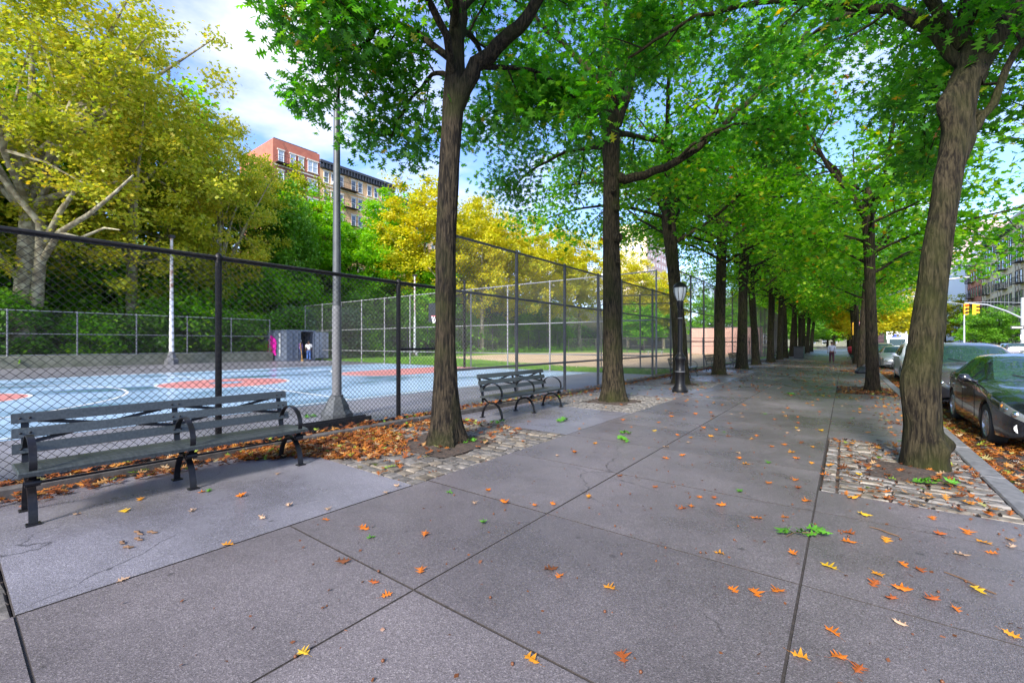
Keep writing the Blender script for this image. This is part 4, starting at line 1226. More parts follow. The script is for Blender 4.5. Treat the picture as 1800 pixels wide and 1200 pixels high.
# ------------------------------------------------------------------ houses
def win_mesh(w, h, double=False, frame='stone_trim', lintel=True, sash='white_paint'):
    b = MB(); b.mi = 0
    if lintel:
        b.box((0, .05, h / 2 + .14), (w + .3, .14, .22)); b.box((0, .07, -h / 2 - .09), (w + .24, .2, .12))
    b.mi = 1
    for s in (-1, 1): b.box((s * (w / 2 - .03), .03, 0), (.07, .07, h))
    b.box((0, .03, h / 2 - .03), (w - .14, .06, .06)); b.box((0, .03, -h / 2 + .03), (w - .14, .06, .06)); b.box((0, .035, 0), (w - .14, .06, .06))
    if double: b.box((0, .03, 0), (.12, .065, h - .12))
    f = b.mesh('window', [frame, sash])
    p = MB(); p.poly([(-w / 2 + .05, .018, -h / 2 + .05), (w / 2 - .05, .018, -h / 2 + .05), (w / 2 - .05, .018, h / 2 - .05), (-w / 2 + .05, .018, h / 2 - .05)])
    return f, p
def windows(root, org, along, normal, cols, rows, w, h, glass='window_glass', frame='stone_trim', double_cols=(), lintel=True, sash='white_paint'):
    """windows on one wall: org = lower corner of the wall in the house's own axes"""
    n = Vector(normal); a = math.atan2(n.y, n.x) - math.pi / 2
    al = Vector(along)
    meshes = {}
    for i, c in enumerate(cols):
        dbl = i in double_cols; ww = w * 1.9 if dbl else w
        if ww not in meshes:
            f, p = win_mesh(ww, h, dbl, frame, lintel, sash); meshes[ww] = (f, p.mesh('pane', glass))
        for z in rows:
            f, p = meshes[ww]
            o = link_mesh('window', f, root, Vector(org) + al * c + Vector((0, 0, z)) + n * .004, (0, 0, a))
            link_mesh('pane', p, o)
def cornice(root, org, along, normal, L, z, h, d, material, dentils=True):
    n = Vector(normal); al = Vector(along); o = Vector(org)
    b = MB(); a = math.atan2(al.y, al.x); rot = Matrix.Rotation(a, 3, 'Z')
    c = o + al * (L / 2) + n * (d / 2)
    b.box(c + Vector((0, 0, z)), (L + .2, d, h * .45), rot)
    b.box(c + Vector((0, 0, z + h * .45)) + n * .12, (L + .4, d + .25, h * .28), rot)
    if dentils:
        k = int(L / .55)
        for i in range(k): b.box(o + al * ((i + .5) * L / k) + n * (d + .12) + Vector((0, 0, z + .1)), (.2, .2, h * .5), rot)
    b.build('cornice', material, root)
def house(name, label, x0, x1, y0, y1, z0, z1, material, roof='stone_trim', group=None, cat='building', upper=None):
    root = thing(name, label, cat, (0, 0, 0), 0, group)
    b = MB(); zs = upper[0] if upper else z1
    b.slab(x0, x1, y0, y1, z0, zs, .02); b.build('wall', material, root)
    if upper:
        b = MB(); b.slab(x0 + .004, x1 - .004, y0 + .004, y1 - .004, zs + .001, z1, .02); b.build('upper_wall', upper[1], root)
    b = MB(); b.slab(x0 + .25, x1 - .25, y0 + .25, y1 - .25, z1, z1 + .25, .02); b.build('roof', roof, root)
    return root
def fire_escape(w=3.4):
    b = MB(); d = 1.0
    b.box((0, d / 2, 0), (w, d, .07))
    for x in np.linspace(-w / 2, w / 2, 12): b.box((x, d, .5), (.022, .022, .95))
    for x in (-w / 2, w / 2):
        b.box((x, d / 2, .97), (.03, d, .04)); b.box((x, d / 2, .5), (.03, d, .03))
    b.box((0, d, .97), (w, .04, .04)); b.box((0, d, .25), (w, .03, .03))
    b.tube([(-w * .3, d * .45, .05), (w * .22, d * .45, 3.0)], .028, 4); b.tube([(-w * .3, d * .75, .05), (w * .22, d * .75, 3.0)], .028, 4)
    return b.mesh('fire_escape', 'iron_dark')
FE = fire_escape(); FE2 = fire_escape(3.0)
RX = -68.7
rh = house('brick_house', 'red brick apartment house with arched lintels on the ridge above the plane trees', RX - 12, RX, 30.6, 38.0, 9, 32.5, 'brick_brown', 'cornice_dark', 'apartment houses on the ridge', upper=(29.0, 'brick_red'))
rows = [30.05 - 3.05 * k for k in range(6)]
windows(rh, (RX, 30.6, 0), (0, 1, 0), (1, 0, 0), [1.2, 3.0, 4.3, 6.2], rows, .85, 1.75, 'window_bright', double_cols=(3,))
for z in rows[:4]: link_mesh('fire_escape', FE, rh, (RX + .01, 32.6, z - 1.15), (0, 0, -math.pi / 2))
b_ = MB()
for k, z in enumerate((28.6, 19.5)): b_.box((RX + .06, 34.3, z), (.14, 7.35, .2))
b_.build('stone_band', 'stone_trim', rh)
th = house('tan_house', 'tan brick apartment house with a dark cornice next to the red brick house', RX - 12.4, RX - .02, 38.02, 53.0, 9, 31.0, 'brick_tan', 'cornice_dark', 'apartment houses on the ridge')
rows2 = [29.1 - 3.05 * k for k in range(6)]
windows(th, (RX - .02, 38.02, 0), (0, 1, 0), (1, 0, 0), [1.1, 2.4, 3.8, 6.2, 7.5, 9.4, 10.8, 12.4, 13.7], rows2, .85, 1.75, 'window_glass')
cornice(th, (RX - .02, 38.1, 0), (0, 1, 0), (1, 0, 0), 14.8, 30.75, 1.5, .35, 'cornice_dark')
for z in rows2[:4]: link_mesh('fire_escape', FE, th, (RX, 43.0, z - 1.15), (0, 0, -math.pi / 2))
ac = MB(); ac.box((0, .2, 0), (.6, .45, .4)); acm = ac.mesh('air_conditioner', 'white_paint')
for c, z in ((2.4, rows2[0] - .62), (9.4, rows2[1] - .62)): link_mesh('air_conditioner', acm, th, (RX, 38.02 + c, z), (0, 0, -math.pi / 2))
b_ = MB(); b_.box((RX + .05, 45.4, 27.7), (.12, 14.7, .16)); b_.build('stone_band', 'stone_trim', th)
th2 = house('tan_house', 'farther tan house with a dark cornice, mostly hidden by green trees', RX - 12.4, RX - .3, 53.1, 68, 9, 29.2, 'brick_tan', 'cornice_dark', 'apartment houses on the ridge')
windows(th2, (RX - .3, 53.1, 0), (0, 1, 0), (1, 0, 0), [1.5, 3.6, 5.7, 7.8, 9.9, 12], [27.4 - 3.05 * k for k in range(3)], .9, 1.75)
cornice(th2, (RX - .3, 53.2, 0), (0, 1, 0), (1, 0, 0), 14.7, 28.9, 1.4, .35, 'cornice_dark')
# far tower on the ridge
ct = thing('cream_tower', 'tall cream apartment tower with a mauve side far off beyond the golden trees', 'building', (0, 0, 0))
b_ = MB(); b_.slab(-84, -66, 179, 205, 8, 50.5, .02); b_.build('wall', 'brick_cream', ct)
b_ = MB(); b_.slab(-65.99, -65.7, 179.3, 204.7, 8, 49.8, .02); b_.build('side_wall', 'brick_mauve', ct)
b_ = MB(); b_.slab(-80, -72, 184, 196, 50.5, 53.5, .02); b_.build('roof_house', 'brick_cream', ct)
windows(ct, (-84, 179, 0), (1, 0, 0), (0, -1, 0), [1.6, 3.8, 6.8, 9.2, 12.4, 15.8], [48.5 - 3.2 * k for k in range(8)], 1.1, 1.7, lintel=False)
windows(ct, (-65.7, 179, 0), (0, 1, 0), (1, 0, 0), [3, 6, 9, 13, 16, 20, 23], [48.5 - 3.2 * k for k in range(8)], 1.2, 1.7, lintel=False)
# across the road
FXR = 21.5
def street_house(name, label, y0, y1, z1, material, cols, rows, w, h, corn, escapes=(), esc_z=(), glass='window_glass', group='apartment houses across the road'):
    root = house(name, label, FXR, FXR + 14, y0, y1, -.1, z1, material, 'cornice_dark', group)
    windows(root, (FXR, y1, 0), (0, -1, 0), (-1, 0, 0), cols, rows, w, h, glass, material, sash='iron_dark')
    cornice(root, (FXR, y0 + .1, 0), (0, 1, 0), (-1, 0, 0), y1 - y0 - .2, z1 - .9, 1.3, .4, corn)
    for c in escapes:
        for z in esc_z: link_mesh('fire_escape', FE2, root, (FXR - .01, y1 - c, z), (0, 0, math.pi / 2))
    return root
fl = [2.2 + 3.2 * k for k in range(6)]
street_house('cream_house', 'cream brick apartment house with rows of black fire escapes across the road', 104.0, 124.6, 20.9, 'brick_cream', [1.2, 3.4, 5.6, 7.8, 10, 12.2, 14.4, 16.6, 18.8], fl, 1.15, 2.0, 'cornice_dark', (4.5, 15.5), [z - 1.2 for z in fl[1:]])
street_house('cream_house', 'cream apartment house with fire escapes behind the traffic signal pole', 86, 103.9, 21.4, 'brick_beige', [1.2, 3.4, 5.6, 7.8, 10, 12.2, 14.4, 16.6], fl, 1.15, 2.0, 'stone_trim', (4.5, 13.3), [z - 1.2 for z in fl[1:]])
street_house('orange_brick_house', 'orange brick apartment house between the white wall and the cream house', 124.7, 137, 18.6, 'brick_orange', [1.3, 3.5, 5.7, 8.0, 10.4], [2.2 + 3.3 * k for k in range(5)], 1.1, 2.0, 'stone_trim', (4.6,), [1.0 + 3.3 * k for k in range(1, 5)])
wh = house('white_walled_house', 'house with a blank white painted wall beyond the orange brick house', FXR - .4, FXR + 14, 137.2, 161, -.1, 19.4, 'white_wall', 'stone_trim', 'apartment houses across the road')
b_ = MB(); b_.box((FXR + 6, 149, 19.7), (13.0, 23.4, .3)); b_.build('parapet', 'white_wall', wh)
y = 170
for i, (ln, z1, m_, lab) in enumerate(((40, 19.5, 'brick_tan', 'tan apartment house beyond the side street'), (60, 18.5, 'brick_beige', 'beige apartment house farther down the road'), (90, 22, 'brick_tan', 'tan apartment house closing the far side of the road'), (160, 24, 'brick_orange', 'orange brick house at the far end of the road'))):
    street_house('row_house', lab, y, y + ln, z1, m_, [2.5 + 4.2 * k for k in range(int(ln / 4.2))] if ln < 80 else [3 + 8 * k for k in range(int(ln / 8))], fl[:5], 1.5, 2.0, 'stone_trim')
    y += ln + .2
def far_tower(name, label, x, y, w, d, h, material, stripe):
    root = thing(name, label, 'building', (x, y, 0), R(-12))
    b = MB(); b.slab(-w / 2, w / 2, -d / 2, d / 2, -.1, h, .05); b.build('wall', material, root)
    b = MB()
    for k in range(int(h / 3.2) - 1):
        b.box((-w * .02, -d / 2 - .05, 3 + 3.2 * k), (w * .34, .12, 2.0))
        b.box((w * .38, -d / 2 - .05, 3 + 3.2 * k), (w * .12, .12, 1.4)); b.box((-w * .38, -d / 2 - .05, 3 + 3.2 * k), (w * .12, .12, 1.4))
    o = b.build('window_bands', stripe, root); o['kind'] = 'stuff'
    b = MB(); b.box((0, 0, h + 1.5), (w * .4, d * .4, 3)); b.build('roof_house', material, root)
far_tower('mauve_tower', 'tall mauve tower with dark blue window bands behind the orange brick house', 58, 330, 24, 16, 62, 'brick_mauve', 'tower_blue')
far_tower('mauve_tower', 'distant mauve tower seen above the golden tree over the road', 42, 420, 36, 18, 66, 'brick_mauve', 'window_bright')
# pink handball wall and things on the field
pw = thing('handball_wall', 'long salmon pink handball wall beyond the ball field', 'wall', (-13.6, 68, 0))
b_ = MB(); b_.slab(-4.7, 4.7, -.15, .15, -.1, 3.7, .02); b_.build('panel', 'pink_wall', pw)
b_ = MB(); b_.slab(-4.75, 4.75, -.2, .2, 3.7, 3.82, .02); b_.build('coping', 'fence_grey', pw)

# ------------------------------------------------------------------ benches
def make_bench(label):
    root = thing('park_bench', label, 'bench', (0, 0, 0), 0, 'benches along the fence')
    ax = Vector((1, 0, 0))
    hoop = [(0, .25 * math.cos(R(t)), .50 + .205 * math.sin(R(t))) for t in range(0, 361, 12)]
    arch = [(0, .255 * math.cos(R(t)), .315 * math.sin(R(t))) for t in range(0, 181, 12)]
    post = [(0, .245, .30), (0, .25, .42), (0, .285, .58), (0, .345, .80), (0, .362, .865)]
    b = MB(); b.strap(hoop, .048, .013, ax); hm = b.mesh('hoop_arm', 'bench_iron', 40)
    b = MB(); b.strap(arch, .055, .020, ax)
    for y in (-.255, .255): b.slab(-.045, .045, y - .04, y + .04, -.002, .014, .004)
    lm = b.mesh('leg', 'bench_iron', 40)
    b = MB(); b.strap(post, .05, .018, ax); pm = b.mesh('back_post', 'bench_iron', 40)
    b = MB(); b.tube([(-.045, -.2, .335), (.045, -.2, .335)], .032, 12); b.tube([(-.055, -.2, .335), (.055, -.2, .335)], .016, 8); km = b.mesh('spool', 'bench_iron', 40)
    for x in (-1.115, 0, 1.115):
        for m_, n_ in ((lm, 'leg'), (hm, 'hoop_arm'), (pm, 'back_post'), (km, 'spool')): link_mesh(n_, m_, root, (x, 0, 0))
    b = MB(); b.slab(-1.2, 1.2, -.064, .064, -.019, .019, .007); sm = b.mesh('seat_slat', 'bench_wood')
    for y, z, t in ((-.215, .430, .10), (-.075, .432, -.03), (.065, .426, -.05), (.19, .421, -.05)): link_mesh('seat_slat', sm, root, (0, y, z), (t, 0, 0))
    b = MB(); b.slab(-1.2, 1.2, -.016, .016, -.044, .044, .007); bm_ = b.mesh('back_slat', 'bench_wood')
    for y, z in ((.245, .56), (.283, .695), (.322, .825)): link_mesh('back_slat', bm_, root, (0, y, z), (R(-16), 0, 0))
    b = MB()
    for x0 in (-1.115, 0):
        for (za, zb) in ((.60, .80), (.80, .60)):
            ya = .27 + (za - .56) * .29 + .03; yb = .27 + (zb - .56) * .29 + .03
            b.strap([(x0 + .02, ya, za), (x0 + .557, (ya + yb) / 2 + (.007 if za < zb else 0), (za + zb) / 2), (x0 + 1.095, yb, zb)], .034, .007, Vector((0, .27, .96)).normalized())
    b.build('cross_brace', 'bench_iron', root)
    b = MB(); b.tube([(-1.12, -.03, .295), (1.12, -.03, .295)], .011, 8); b.build('tie_rod', 'bench_iron', root)
    b = MB()
    for x in (-1.115, 0, 1.115):
        for dx in (-.03, .03):
            for y, z in ((.225, .56), (.263, .695), (.302, .825)): b.lathe([(.011, 0), (.008, .006), (.002, .008)], 8, (0, 0, 0)); b.v[-24:] = [(x + dx + p[0], y - p[2] * .96, z + p[1]) for p in b.v[-24:]]
    o = b.build('bolt_heads', 'bench_iron', root); o['kind'] = 'stuff'
    return root
bench = make_bench('long grey slatted park bench on the concrete slab nearest the camera')
bench.location = (-5.59, 1.59, 0); bench.rotation_euler = (0, 0, math.pi / 2)
for i, (k, lab) in enumerate(((1, 'slatted bench with hoop arms between the first and second oaks'), (3, 'slatted bench half hidden by the third oak behind the lamppost'), (4, 'slatted bench between the fourth and fifth oaks along the fence'),
                 (5, 'slatted bench between the fifth and sixth oaks along the fence'), (8, 'far slatted bench in the dark row beyond the tall bin'), (9, 'second far slatted bench in the dark row beyond the tall bin'), (10, 'third far slatted bench in the dark row beyond the tall bin'))):
    o = copy_tree(bench); o.location = (-5.59, T_S[1] + 6 * k - 2.85, 0); o['label'] = lab

# ------------------------------------------------------------------ lamppost, poles
lp = thing('lamppost', 'black cast iron park lamppost with frosted lantern beside the third oak', 'lamppost', (-4.02, 13.78, 0))
b_ = MB(); b_.lathe([(.235, 0), (.235, .06), (.21, .09), (.20, .14), (.165, .20), (.145, .25), (.138, .62), (.15, .64), (.15, .67), (.138, .69), (.138, .95), (.165, 1.0), (.17, 1.06), (.15, 1.10), (.10, 1.16), (.085, 1.22)], 16)
b_.build('base', 'black_paint', lp, smooth_angle=35)
b_ = MB(); b_.lathe([(.072, 1.22), (.066, 2.0), (.062, 2.45), (.075, 2.47), (.075, 2.50), (.06, 2.52), (.085, 2.62), (.10, 2.66), (.10, 2.78), (.085, 2.80)], 16); b_.build('shaft', 'black_paint', lp, smooth_angle=35)
b_ = MB()
for z, rr in ((.62, .152), (2.25, .070)): b_.lathe([(rr - .004, z), (rr, z + .004), (rr, z + .026), (rr - .004, z + .03)], 16)
b_.build('pale_band', 'pole_pale', lp, smooth_angle=35)
b_ = MB(); b_.lathe([(.088, 2.80), (.12, 2.86), (.165, 2.98), (.185, 3.10), (.188, 3.20)], 20); b_.build('lantern_glass', 'frosted_glass', lp, smooth_angle=60)
b_ = MB(); b_.lathe([(.20, 3.195), (.205, 3.22), (.17, 3.29), (.11, 3.345), (.04, 3.37), (.005, 3.38)], 20)
for k in range(8):
    t = k * math.pi / 4
    b_.tube([(q * math.cos(t), q * math.sin(t), z) for q, z in ((.092, 2.79), (.125, 2.86), (.171, 2.98), (.191, 3.10), (.195, 3.20))], .008, 5)
b_.build('lantern_cap', 'black_paint', lp, smooth_angle=35)

cp = thing('court_light_pole', 'tall grey steel floodlight pole on an iron pedestal inside the court fence', 'lamp pole', (-8.12, 4.85, 0))
b_ = MB(); b_.lathe([(.31, 0), (.31, .10), (.25, .17), (.22, .27), (.16, .38), (.125, .43), (.125, .46), (.09, .47)], 8); b_.build('pedestal', 'pole_grey', cp)
b_ = MB(); b_.lathe([(.092, .46), (.088, 2.25)], 20); b_.build('sleeve', 'pole_pale', cp, smooth_angle=40)
b_ = MB(); b_.lathe([(.080, 2.25), (.062, 6.0), (.052, 8.6)], 20); o = b_.build('pole', 'pole_grey', cp, smooth_angle=40)
dx, dy = cw(1, 0)
b_ = MB(); b_.tube([(.15 * dx, .15 * dy, 7.75), (-.75 * dx, -.75 * dy, 7.75)], .03, 8); b_.build('crossarm', 'pole_grey', cp, smooth_angle=40)
for q, z in ((-.70, 7.55), (-.25, 7.35), (.15, 7.5)):
    b_ = MB(); b_.lathe([(.06, .14), (.14, .05), (.17, -.1), (.165, -.12)], 12); b_.build('floodlight', 'iron_dark', cp, (q * dx, q * dy, z), (R(35), 0, 0), smooth_angle=40)
b_ = MB(); b_.tube([(-.25 * dx, -.25 * dy, 7.4), (-.25 * dx, -.25 * dy, 7.75)], .02, 6); b_.tube([(-.7 * dx, -.7 * dy, 7.6), (-.7 * dx, -.7 * dy, 7.75)], .02, 6); b_.build('bracket', 'iron_dark', cp)
b_ = MB(); b_.slab(-.10, .10, -.75, .75, 0, .025, .004); b_.slab(-.10, -.08, -.75, .75, .025, .14, .003); b_.slab(.08, .10, -.75, .75, .025, .14, .003)
set_props(b_.build('steel_channel', 'iron_dark', None, (-7.2, 4.2, .002)), 'black steel channel lying along the fence foot by the floodlight pole', 'steel channel')

for (x, y, h, lab) in ((-38.3, 10.1, 9.0, 'rusty white lamp pole standing against the low court wall'), (-40.9, 34.5, 9.5, 'rusty white lamp pole beyond the court end fence')):
    q = thing('court_lamp_pole', lab, 'lamp pole', (x, y, 0), 0, 'rusty white poles')
    b_ = MB(); b_.lathe([(.42, 0), (.42, .35), (.30, .45), (.17, .9)], 8); b_.build('base', 'pole_pale' if x > -39 else 'rust_white', q)
    b_ = MB(); b_.lathe([(.15, .9), (.12, 4.6)], 12); b_.build('lower_pole', 'white_paint', q, smooth_angle=40)
    b_ = MB(); b_.lathe([(.118, 4.6), (.09, h)], 12); b_.build('upper_pole', 'rust_white', q, smooth_angle=40)
    b_ = MB(); b_.box((0, 0, h + .1), (.5, .3, .2)); b_.build('lamp_head', 'iron_dark', q)

# ------------------------------------------------------------------ basketball hoop
hp = thing('basketball_hoop', 'black basketball backboard on a tall black post at the far court end', 'basketball hoop', (-18.7, 19.7, 0))
b_ = MB(); b_.tube([(0, 0, 0), (0, 0, 5.4)], .075, 12); b_.build('post', 'black_paint', hp, smooth_angle=40)
b_ = MB()
for z in (2.95, 3.9): b_.tube([(0, 0, z), (0, -2.05, z)], .035, 8)
b_.tube([(0, 0, 4.6), (0, -2.0, 3.92)], .022, 6); b_.build('arm', 'black_paint', hp, smooth_angle=40)
b_ = MB(); b_.slab(-.9, .9, -2.12, -2.08, 2.75, 3.85, .01); b_.build('backboard', 'dark_panel', hp)
b_ = MB()
for s_ in (-1, 1): b_.box((s_ * .28, -2.125, 3.27), (.05, .01, .5))
b_.box((0, -2.125, 3.5), (.52, .011, .05)); b_.box((0, -2.125, 3.05), (.52, .011, .05)); b_.build('target_square', 'white_paint', hp)
b_ = MB(); b_.tube([(.225 * math.cos(R(t)), -2.42 + .225 * math.sin(R(t)), 3.05) for t in range(0, 361, 20)], .012, 6); b_.box((0, -2.16, 3.05), (.12, .1, .12)); b_.build('rim', 'sign_red', hp)
b_ = MB()
for k in range(12):
    t = k * math.pi / 6
    b_.tube([(q * math.cos(t + w), -2.42 + q * math.sin(t + w), z) for q, z, w in ((.225, 3.05, 0), (.17, 2.85, .26), (.13, 2.65, .52))], .008, 3)
    b_.tube([(q * math.cos(t - w), -2.42 + q * math.sin(t - w), z) for q, z, w in ((.225, 3.05, 0), (.17, 2.85, .26), (.13, 2.65, .52))], .008, 3)
b_.build('net', 'white_paint', hp)

# ------------------------------------------------------------------ container
cn = thing('shipping_container', 'dark blue storage container with one door open and a pink banner', 'container', (-36.8, 18.7, .02))
def corrugated(p0, p1, z0, z1, nrm, depth=.035, pitch=.28):
    p0, p1 = Vector(p0), Vector(p1); d = p1 - p0; L = d.length; d.normalize(); n = Vector(nrm)
    k = int(L / pitch); pr = []
    for i in range(k):
        a = i * L / k
        for f, q in ((0, 0), (.35, 0), (.5, 1), (.85, 1)): pr.append(p0 + d * (a + f * L / k) - n * depth * q)
    pr.append(p1)
    vs = [(p.x, p.y, z0) for p in pr] + [(p.x, p.y, z1) for p in pr]; m = len(pr)
    return vs, [(i, i + 1, m + i + 1, m + i) for i in range(m - 1)]
b_ = MB()
for a, c, nn in (((0, -1.2), (-6.0, -1.2), (0, -1, 0)), ((0, 1.2), (-6.0, 1.2), (0, 1, 0)), ((-6.0, -1.2), (-6.0, 1.2), (-1, 0, 0))):
    vs, fs = corrugated((a[0], a[1], 0), (c[0], c[1], 0), .16, 2.48, nn); b_.add(vs, fs)
b_.build('side_panel', 'container_blue', cn, fix=False)
b_ = MB()
for x in (-.06, -5.94):
    for y_ in (-1.16, 1.16): b_.box((x, y_, 1.3), (.16, .14, 2.6))
for y_ in (-1.17, 1.17): b_.box((-3, y_, .08), (5.76, .12, .16)); b_.box((-3, y_, 2.54), (5.76, .12, .12))
for z in (.08, 2.54): b_.box((-.06, 0, z), (.15, 2.18, .14)); b_.box((-5.94, 0, z), (.15, 2.18, .14))
b_.build('frame', 'container_blue', cn)
b_ = MB(); b_.slab(-5.95, -.04, -1.14, 1.14, 2.50, 2.57, .005); b_.build('roof', 'container_blue', cn)
b_ = MB(); b_.slab(-5.85, -.1, -1.1, 1.1, .02, .10, .005); b_.build('floor', 'container_dark', cn)
b_ = MB(); b_.poly([(-2.6, -1.1, .1), (-2.6, 1.1, .1), (-2.6, 1.1, 2.45), (-2.6, -1.1, 2.45)]); b_.build('dark_inner_sheet', 'container_dark', cn)  # near-black sheet closing the view partway into the container
def cont_door():
    b = MB(); b.slab(-.03, .03, 0, 1.07, .17, 2.46, .006)
    for z in (.55, 1.31, 2.05): b.box((.036, .53, z), (.025, .98, .1))
    for y_ in (.3, .75): b.tube([(.065, y_, .2), (.065, y_, 2.44)], .022, 6); b.box((.07, y_ + .12, 1.1), (.03, .28, .05))
    return b.mesh('door', 'container_blue')
dm = cont_door()
link_mesh('door', dm, cn, (-.02, -1.085, 0))
o = link_mesh('door', dm, cn, (.04, 1.22, 0), (0, 0, R(-24))); o['label'] = 'open container door swung outward'
b_ = MB()
b_.poly([(-3.5, -1.255, .45), (-1.75, -1.255, .45), (-1.9, -1.255, .8), (-1.7, -1.255, 1.3), (-1.8, -1.255, 1.75), (-2.4, -1.255, 2.1), (-2.9, -1.255, 2.15), (-3.2, -1.255, 1.7), (-3.4, -1.255, 1.0)])
b_.build('pink_banner', 'hot_pink', cn, fix=False)
b_ = MB()
for k in range(13): b_.box((-1.1 + .12 * ((k * 7) % 3 - 1) * .3, -1.262, 2.25 - k * .148), (.30 - .04 * (k % 3), .012, .09))
o = b_.build('banner_lettering', 'white_paint', cn)
b_ = MB()
for p in ((-.5, -.5), (-.7, .4), (-1.2, .1)): b_.lathe([(.2, .1), (.24, .5), (.22, .9), (.1, 1.0)], 8, (p[0], p[1], 0))
set_props(b_.build('storage_bins', 'black_plastic', cn), None)
b_ = MB(); b_.tube([(0, 0, 0.02), (-.16, -.08, 1.5)], .028, 6); b_.box((.01, 0, .05), (.3, .08, .1))
set_props(b_.build('broom', 'wood_handle', None, (-36.45, 18.62, .02)), 'yellow handled broom leaning at the container opening', 'broom')

# ------------------------------------------------------------------ people
def skin_body(name, joints, edges, mat_, parent, levels=2):
    me = bpy.data.meshes.new(name)
    me.from_pydata([j[0] for j in joints], edges, [])
    o = link_mesh(name, me, parent); me.materials.append(M[mat_])
    md = o.modifiers.new('skin', 'SKIN'); md.use_smooth_shade = True
    for i, j in enumerate(joints):
        rr = j[1] if hasattr(j[1], '__len__') else (j[1], j[1])
        me.skin_vertices[0].data[i].radius = rr
    me.skin_vertices[0].data[0].use_root = True
    s = o.modifiers.new('sub', 'SUBSURF'); s.levels = levels; s.render_levels = levels
    return o
def person(label, loc, rz, H, skin, top, legs_m, hair, stride=.12, arm=(.05, .05), bend=(0, 0), shoes='black_plastic', group='people'):
    root = thing('person', label, 'person', loc, rz, group)
    k = H / 1.75
    def P(x, y, z): return (x * k, y * k, z * k)
    fl, fr = stride, -stride     # feet ahead of / behind the pelvis along y
    hl, hr = arm
    J = [(P(0, 0, .95), (.13 * k, .10 * k)), (P(0, .0, 1.15), (.12 * k, .09 * k)), (P(0, .01, 1.36), (.15 * k, .10 * k)), (P(0, .01, 1.47), (.07 * k, .06 * k)), (P(0, .02, 1.54), .052 * k), (P(0, .025, 1.60), (.072 * k, .085 * k)), (P(0, .02, 1.69), (.070 * k, .085 * k))]
    E = [(0, 1), (1, 2), (2, 3), (3, 4), (4, 5), (5, 6)]
    def chain(start, lst):
        prev = start
        for p, q in lst:
            J.append((p, q)); E.append((prev, len(J) - 1)); prev = len(J) - 1
        return prev
    for s in (-1, 1):
        h = hl if s < 0 else hr
        f = fl if s < 0 else fr
        e = chain(2, [(P(s * .19, .0, 1.40), .052 * k), (P(s * .235, -.01 + h * .3, 1.14), .040 * k), (P(s * .245, .04 + h, .92), .030 * k), (P(s * .245, .06 + h * 1.1, .86), (.022 * k, .036 * k))])
        for q in range(4): chain(e, [(P(s * (.245 + .004 * q), .035 + .018 * q + h * 1.15, .80), .0085 * k), (P(s * .24, .04 + .018 * q + h * 1.2, .765 - .008 * (q in (1, 2))), .007 * k)])
        chain(e, [(P(s * .225, .09 + h * 1.15, .835), .009 * k), (P(s * .215, .10 + h * 1.2, .80), .008 * k)])
        chain(0, [(P(s * .09, f * .1, .86), .088 * k), (P(s * .095, f * .5 + .03, .50), .06 * k), (P(s * .10, f - .01, .12), .042 * k), (P(s * .10, f, .055), .045 * k), (P(s * .105, f + .12, .035), (.035 * k, .028 * k))])
    skin_body('body', J, E, skin, root)
    # face
    b = MB(); b.tube([P(0, .10, 1.64), P(0, .128, 1.60), P(0, .108, 1.592)], [.012 * k, .018 * k, .012 * k], 6); b.build('nose', skin, root, smooth_angle=60)
    for s in (-1, 1):
        b = MB(); b.lathe([(.001, -.011), (.009, -.006), (.012, 0), (.009, .006), (.001, .011)], 8, P(s * .032, .103, 1.645)); b.build('eye', 'dark_hair', root, smooth_angle=60)
        b = MB(); b.lathe([(.004, -.03), (.016, -.015), (.018, .012), (.006, .03)], 8, P(s * .078, .015, 1.635)); b.build('ear', skin, root, smooth_angle=60)
    b = MB(); b.box(P(0, .107, 1.565), (.045 * k, .012, .010 * k)); b.build('mouth', 'sign_red', root)
    b = MB(); b.lathe([(.078 * k, -.015), (.088 * k, .02), (.085 * k, .06), (.06 * k, .095), (.02 * k, .107), (.002, .108)], 14, P(0, .005, 1.665)); b.build('hair', hair, root, smooth_angle=60)
    # clothes, a little outside the body
    T = [(P(0, 0, .90), (.155 * k, .125 * k)), (P(0, 0, 1.15), (.145 * k, .115 * k)), (P(0, .01, 1.36), (.168 * k, .122 * k)), (P(0, .01, 1.47), (.085 * k, .075 * k))]
    TE = [(0, 1), (1, 2), (2, 3)]
    for s in (-1, 1):
        h = hl if s < 0 else hr
        T += [(P(s * .20, 0, 1.405), .066 * k), (P(s * .238, -.01 + h * .3, 1.14), .056 * k)]
        n = len(T); TE += [(2, n - 2), (n - 2, n - 1)]
        if top != 'white_cloth': T.append((P(s * .246, .035 + h * .95, .935), .043 * k)); TE.append((n - 1, n))
    skin_body('shirt' if top == 'white_cloth' else 'sweater', T, TE, top, root)
    Q = [(P(0, 0, .95), (.148 * k, .118 * k))]; QE = []
    for s in (-1, 1):
        f = fl if s < 0 else fr
        Q += [(P(s * .09, f * .1, .86), .105 * k), (P(s * .095, f * .5 + .03, .50), .080 * k), (P(s * .10, f - .01, .11), .062 * k)]
        n = len(Q); QE += [(0, n - 3), (n - 3, n - 2), (n - 2, n - 1)]
    skin_body('trousers', Q, QE, legs_m, root)
    for s in (-1, 1):
        f = fl if s < 0 else fr
        b = MB(); b.tube([P(s * .10, f - .07, .045), P(s * .10, f + .0, .05), P(s * .105, f + .10, .042), P(s * .107, f + .18, .03)], [.045 * k, .052 * k, .046 * k, .028 * k], 8); b.build('shoe', shoes, root, smooth_angle=60)
    return root
person('man in a grey sweater and maroon trousers walking along the pavement', (-.78, 40.6, 0), R(8), 1.60, 'skin_brown', 'grey_sweater', 'maroon_cloth', 'dark_hair', .10, (.06, -.06))
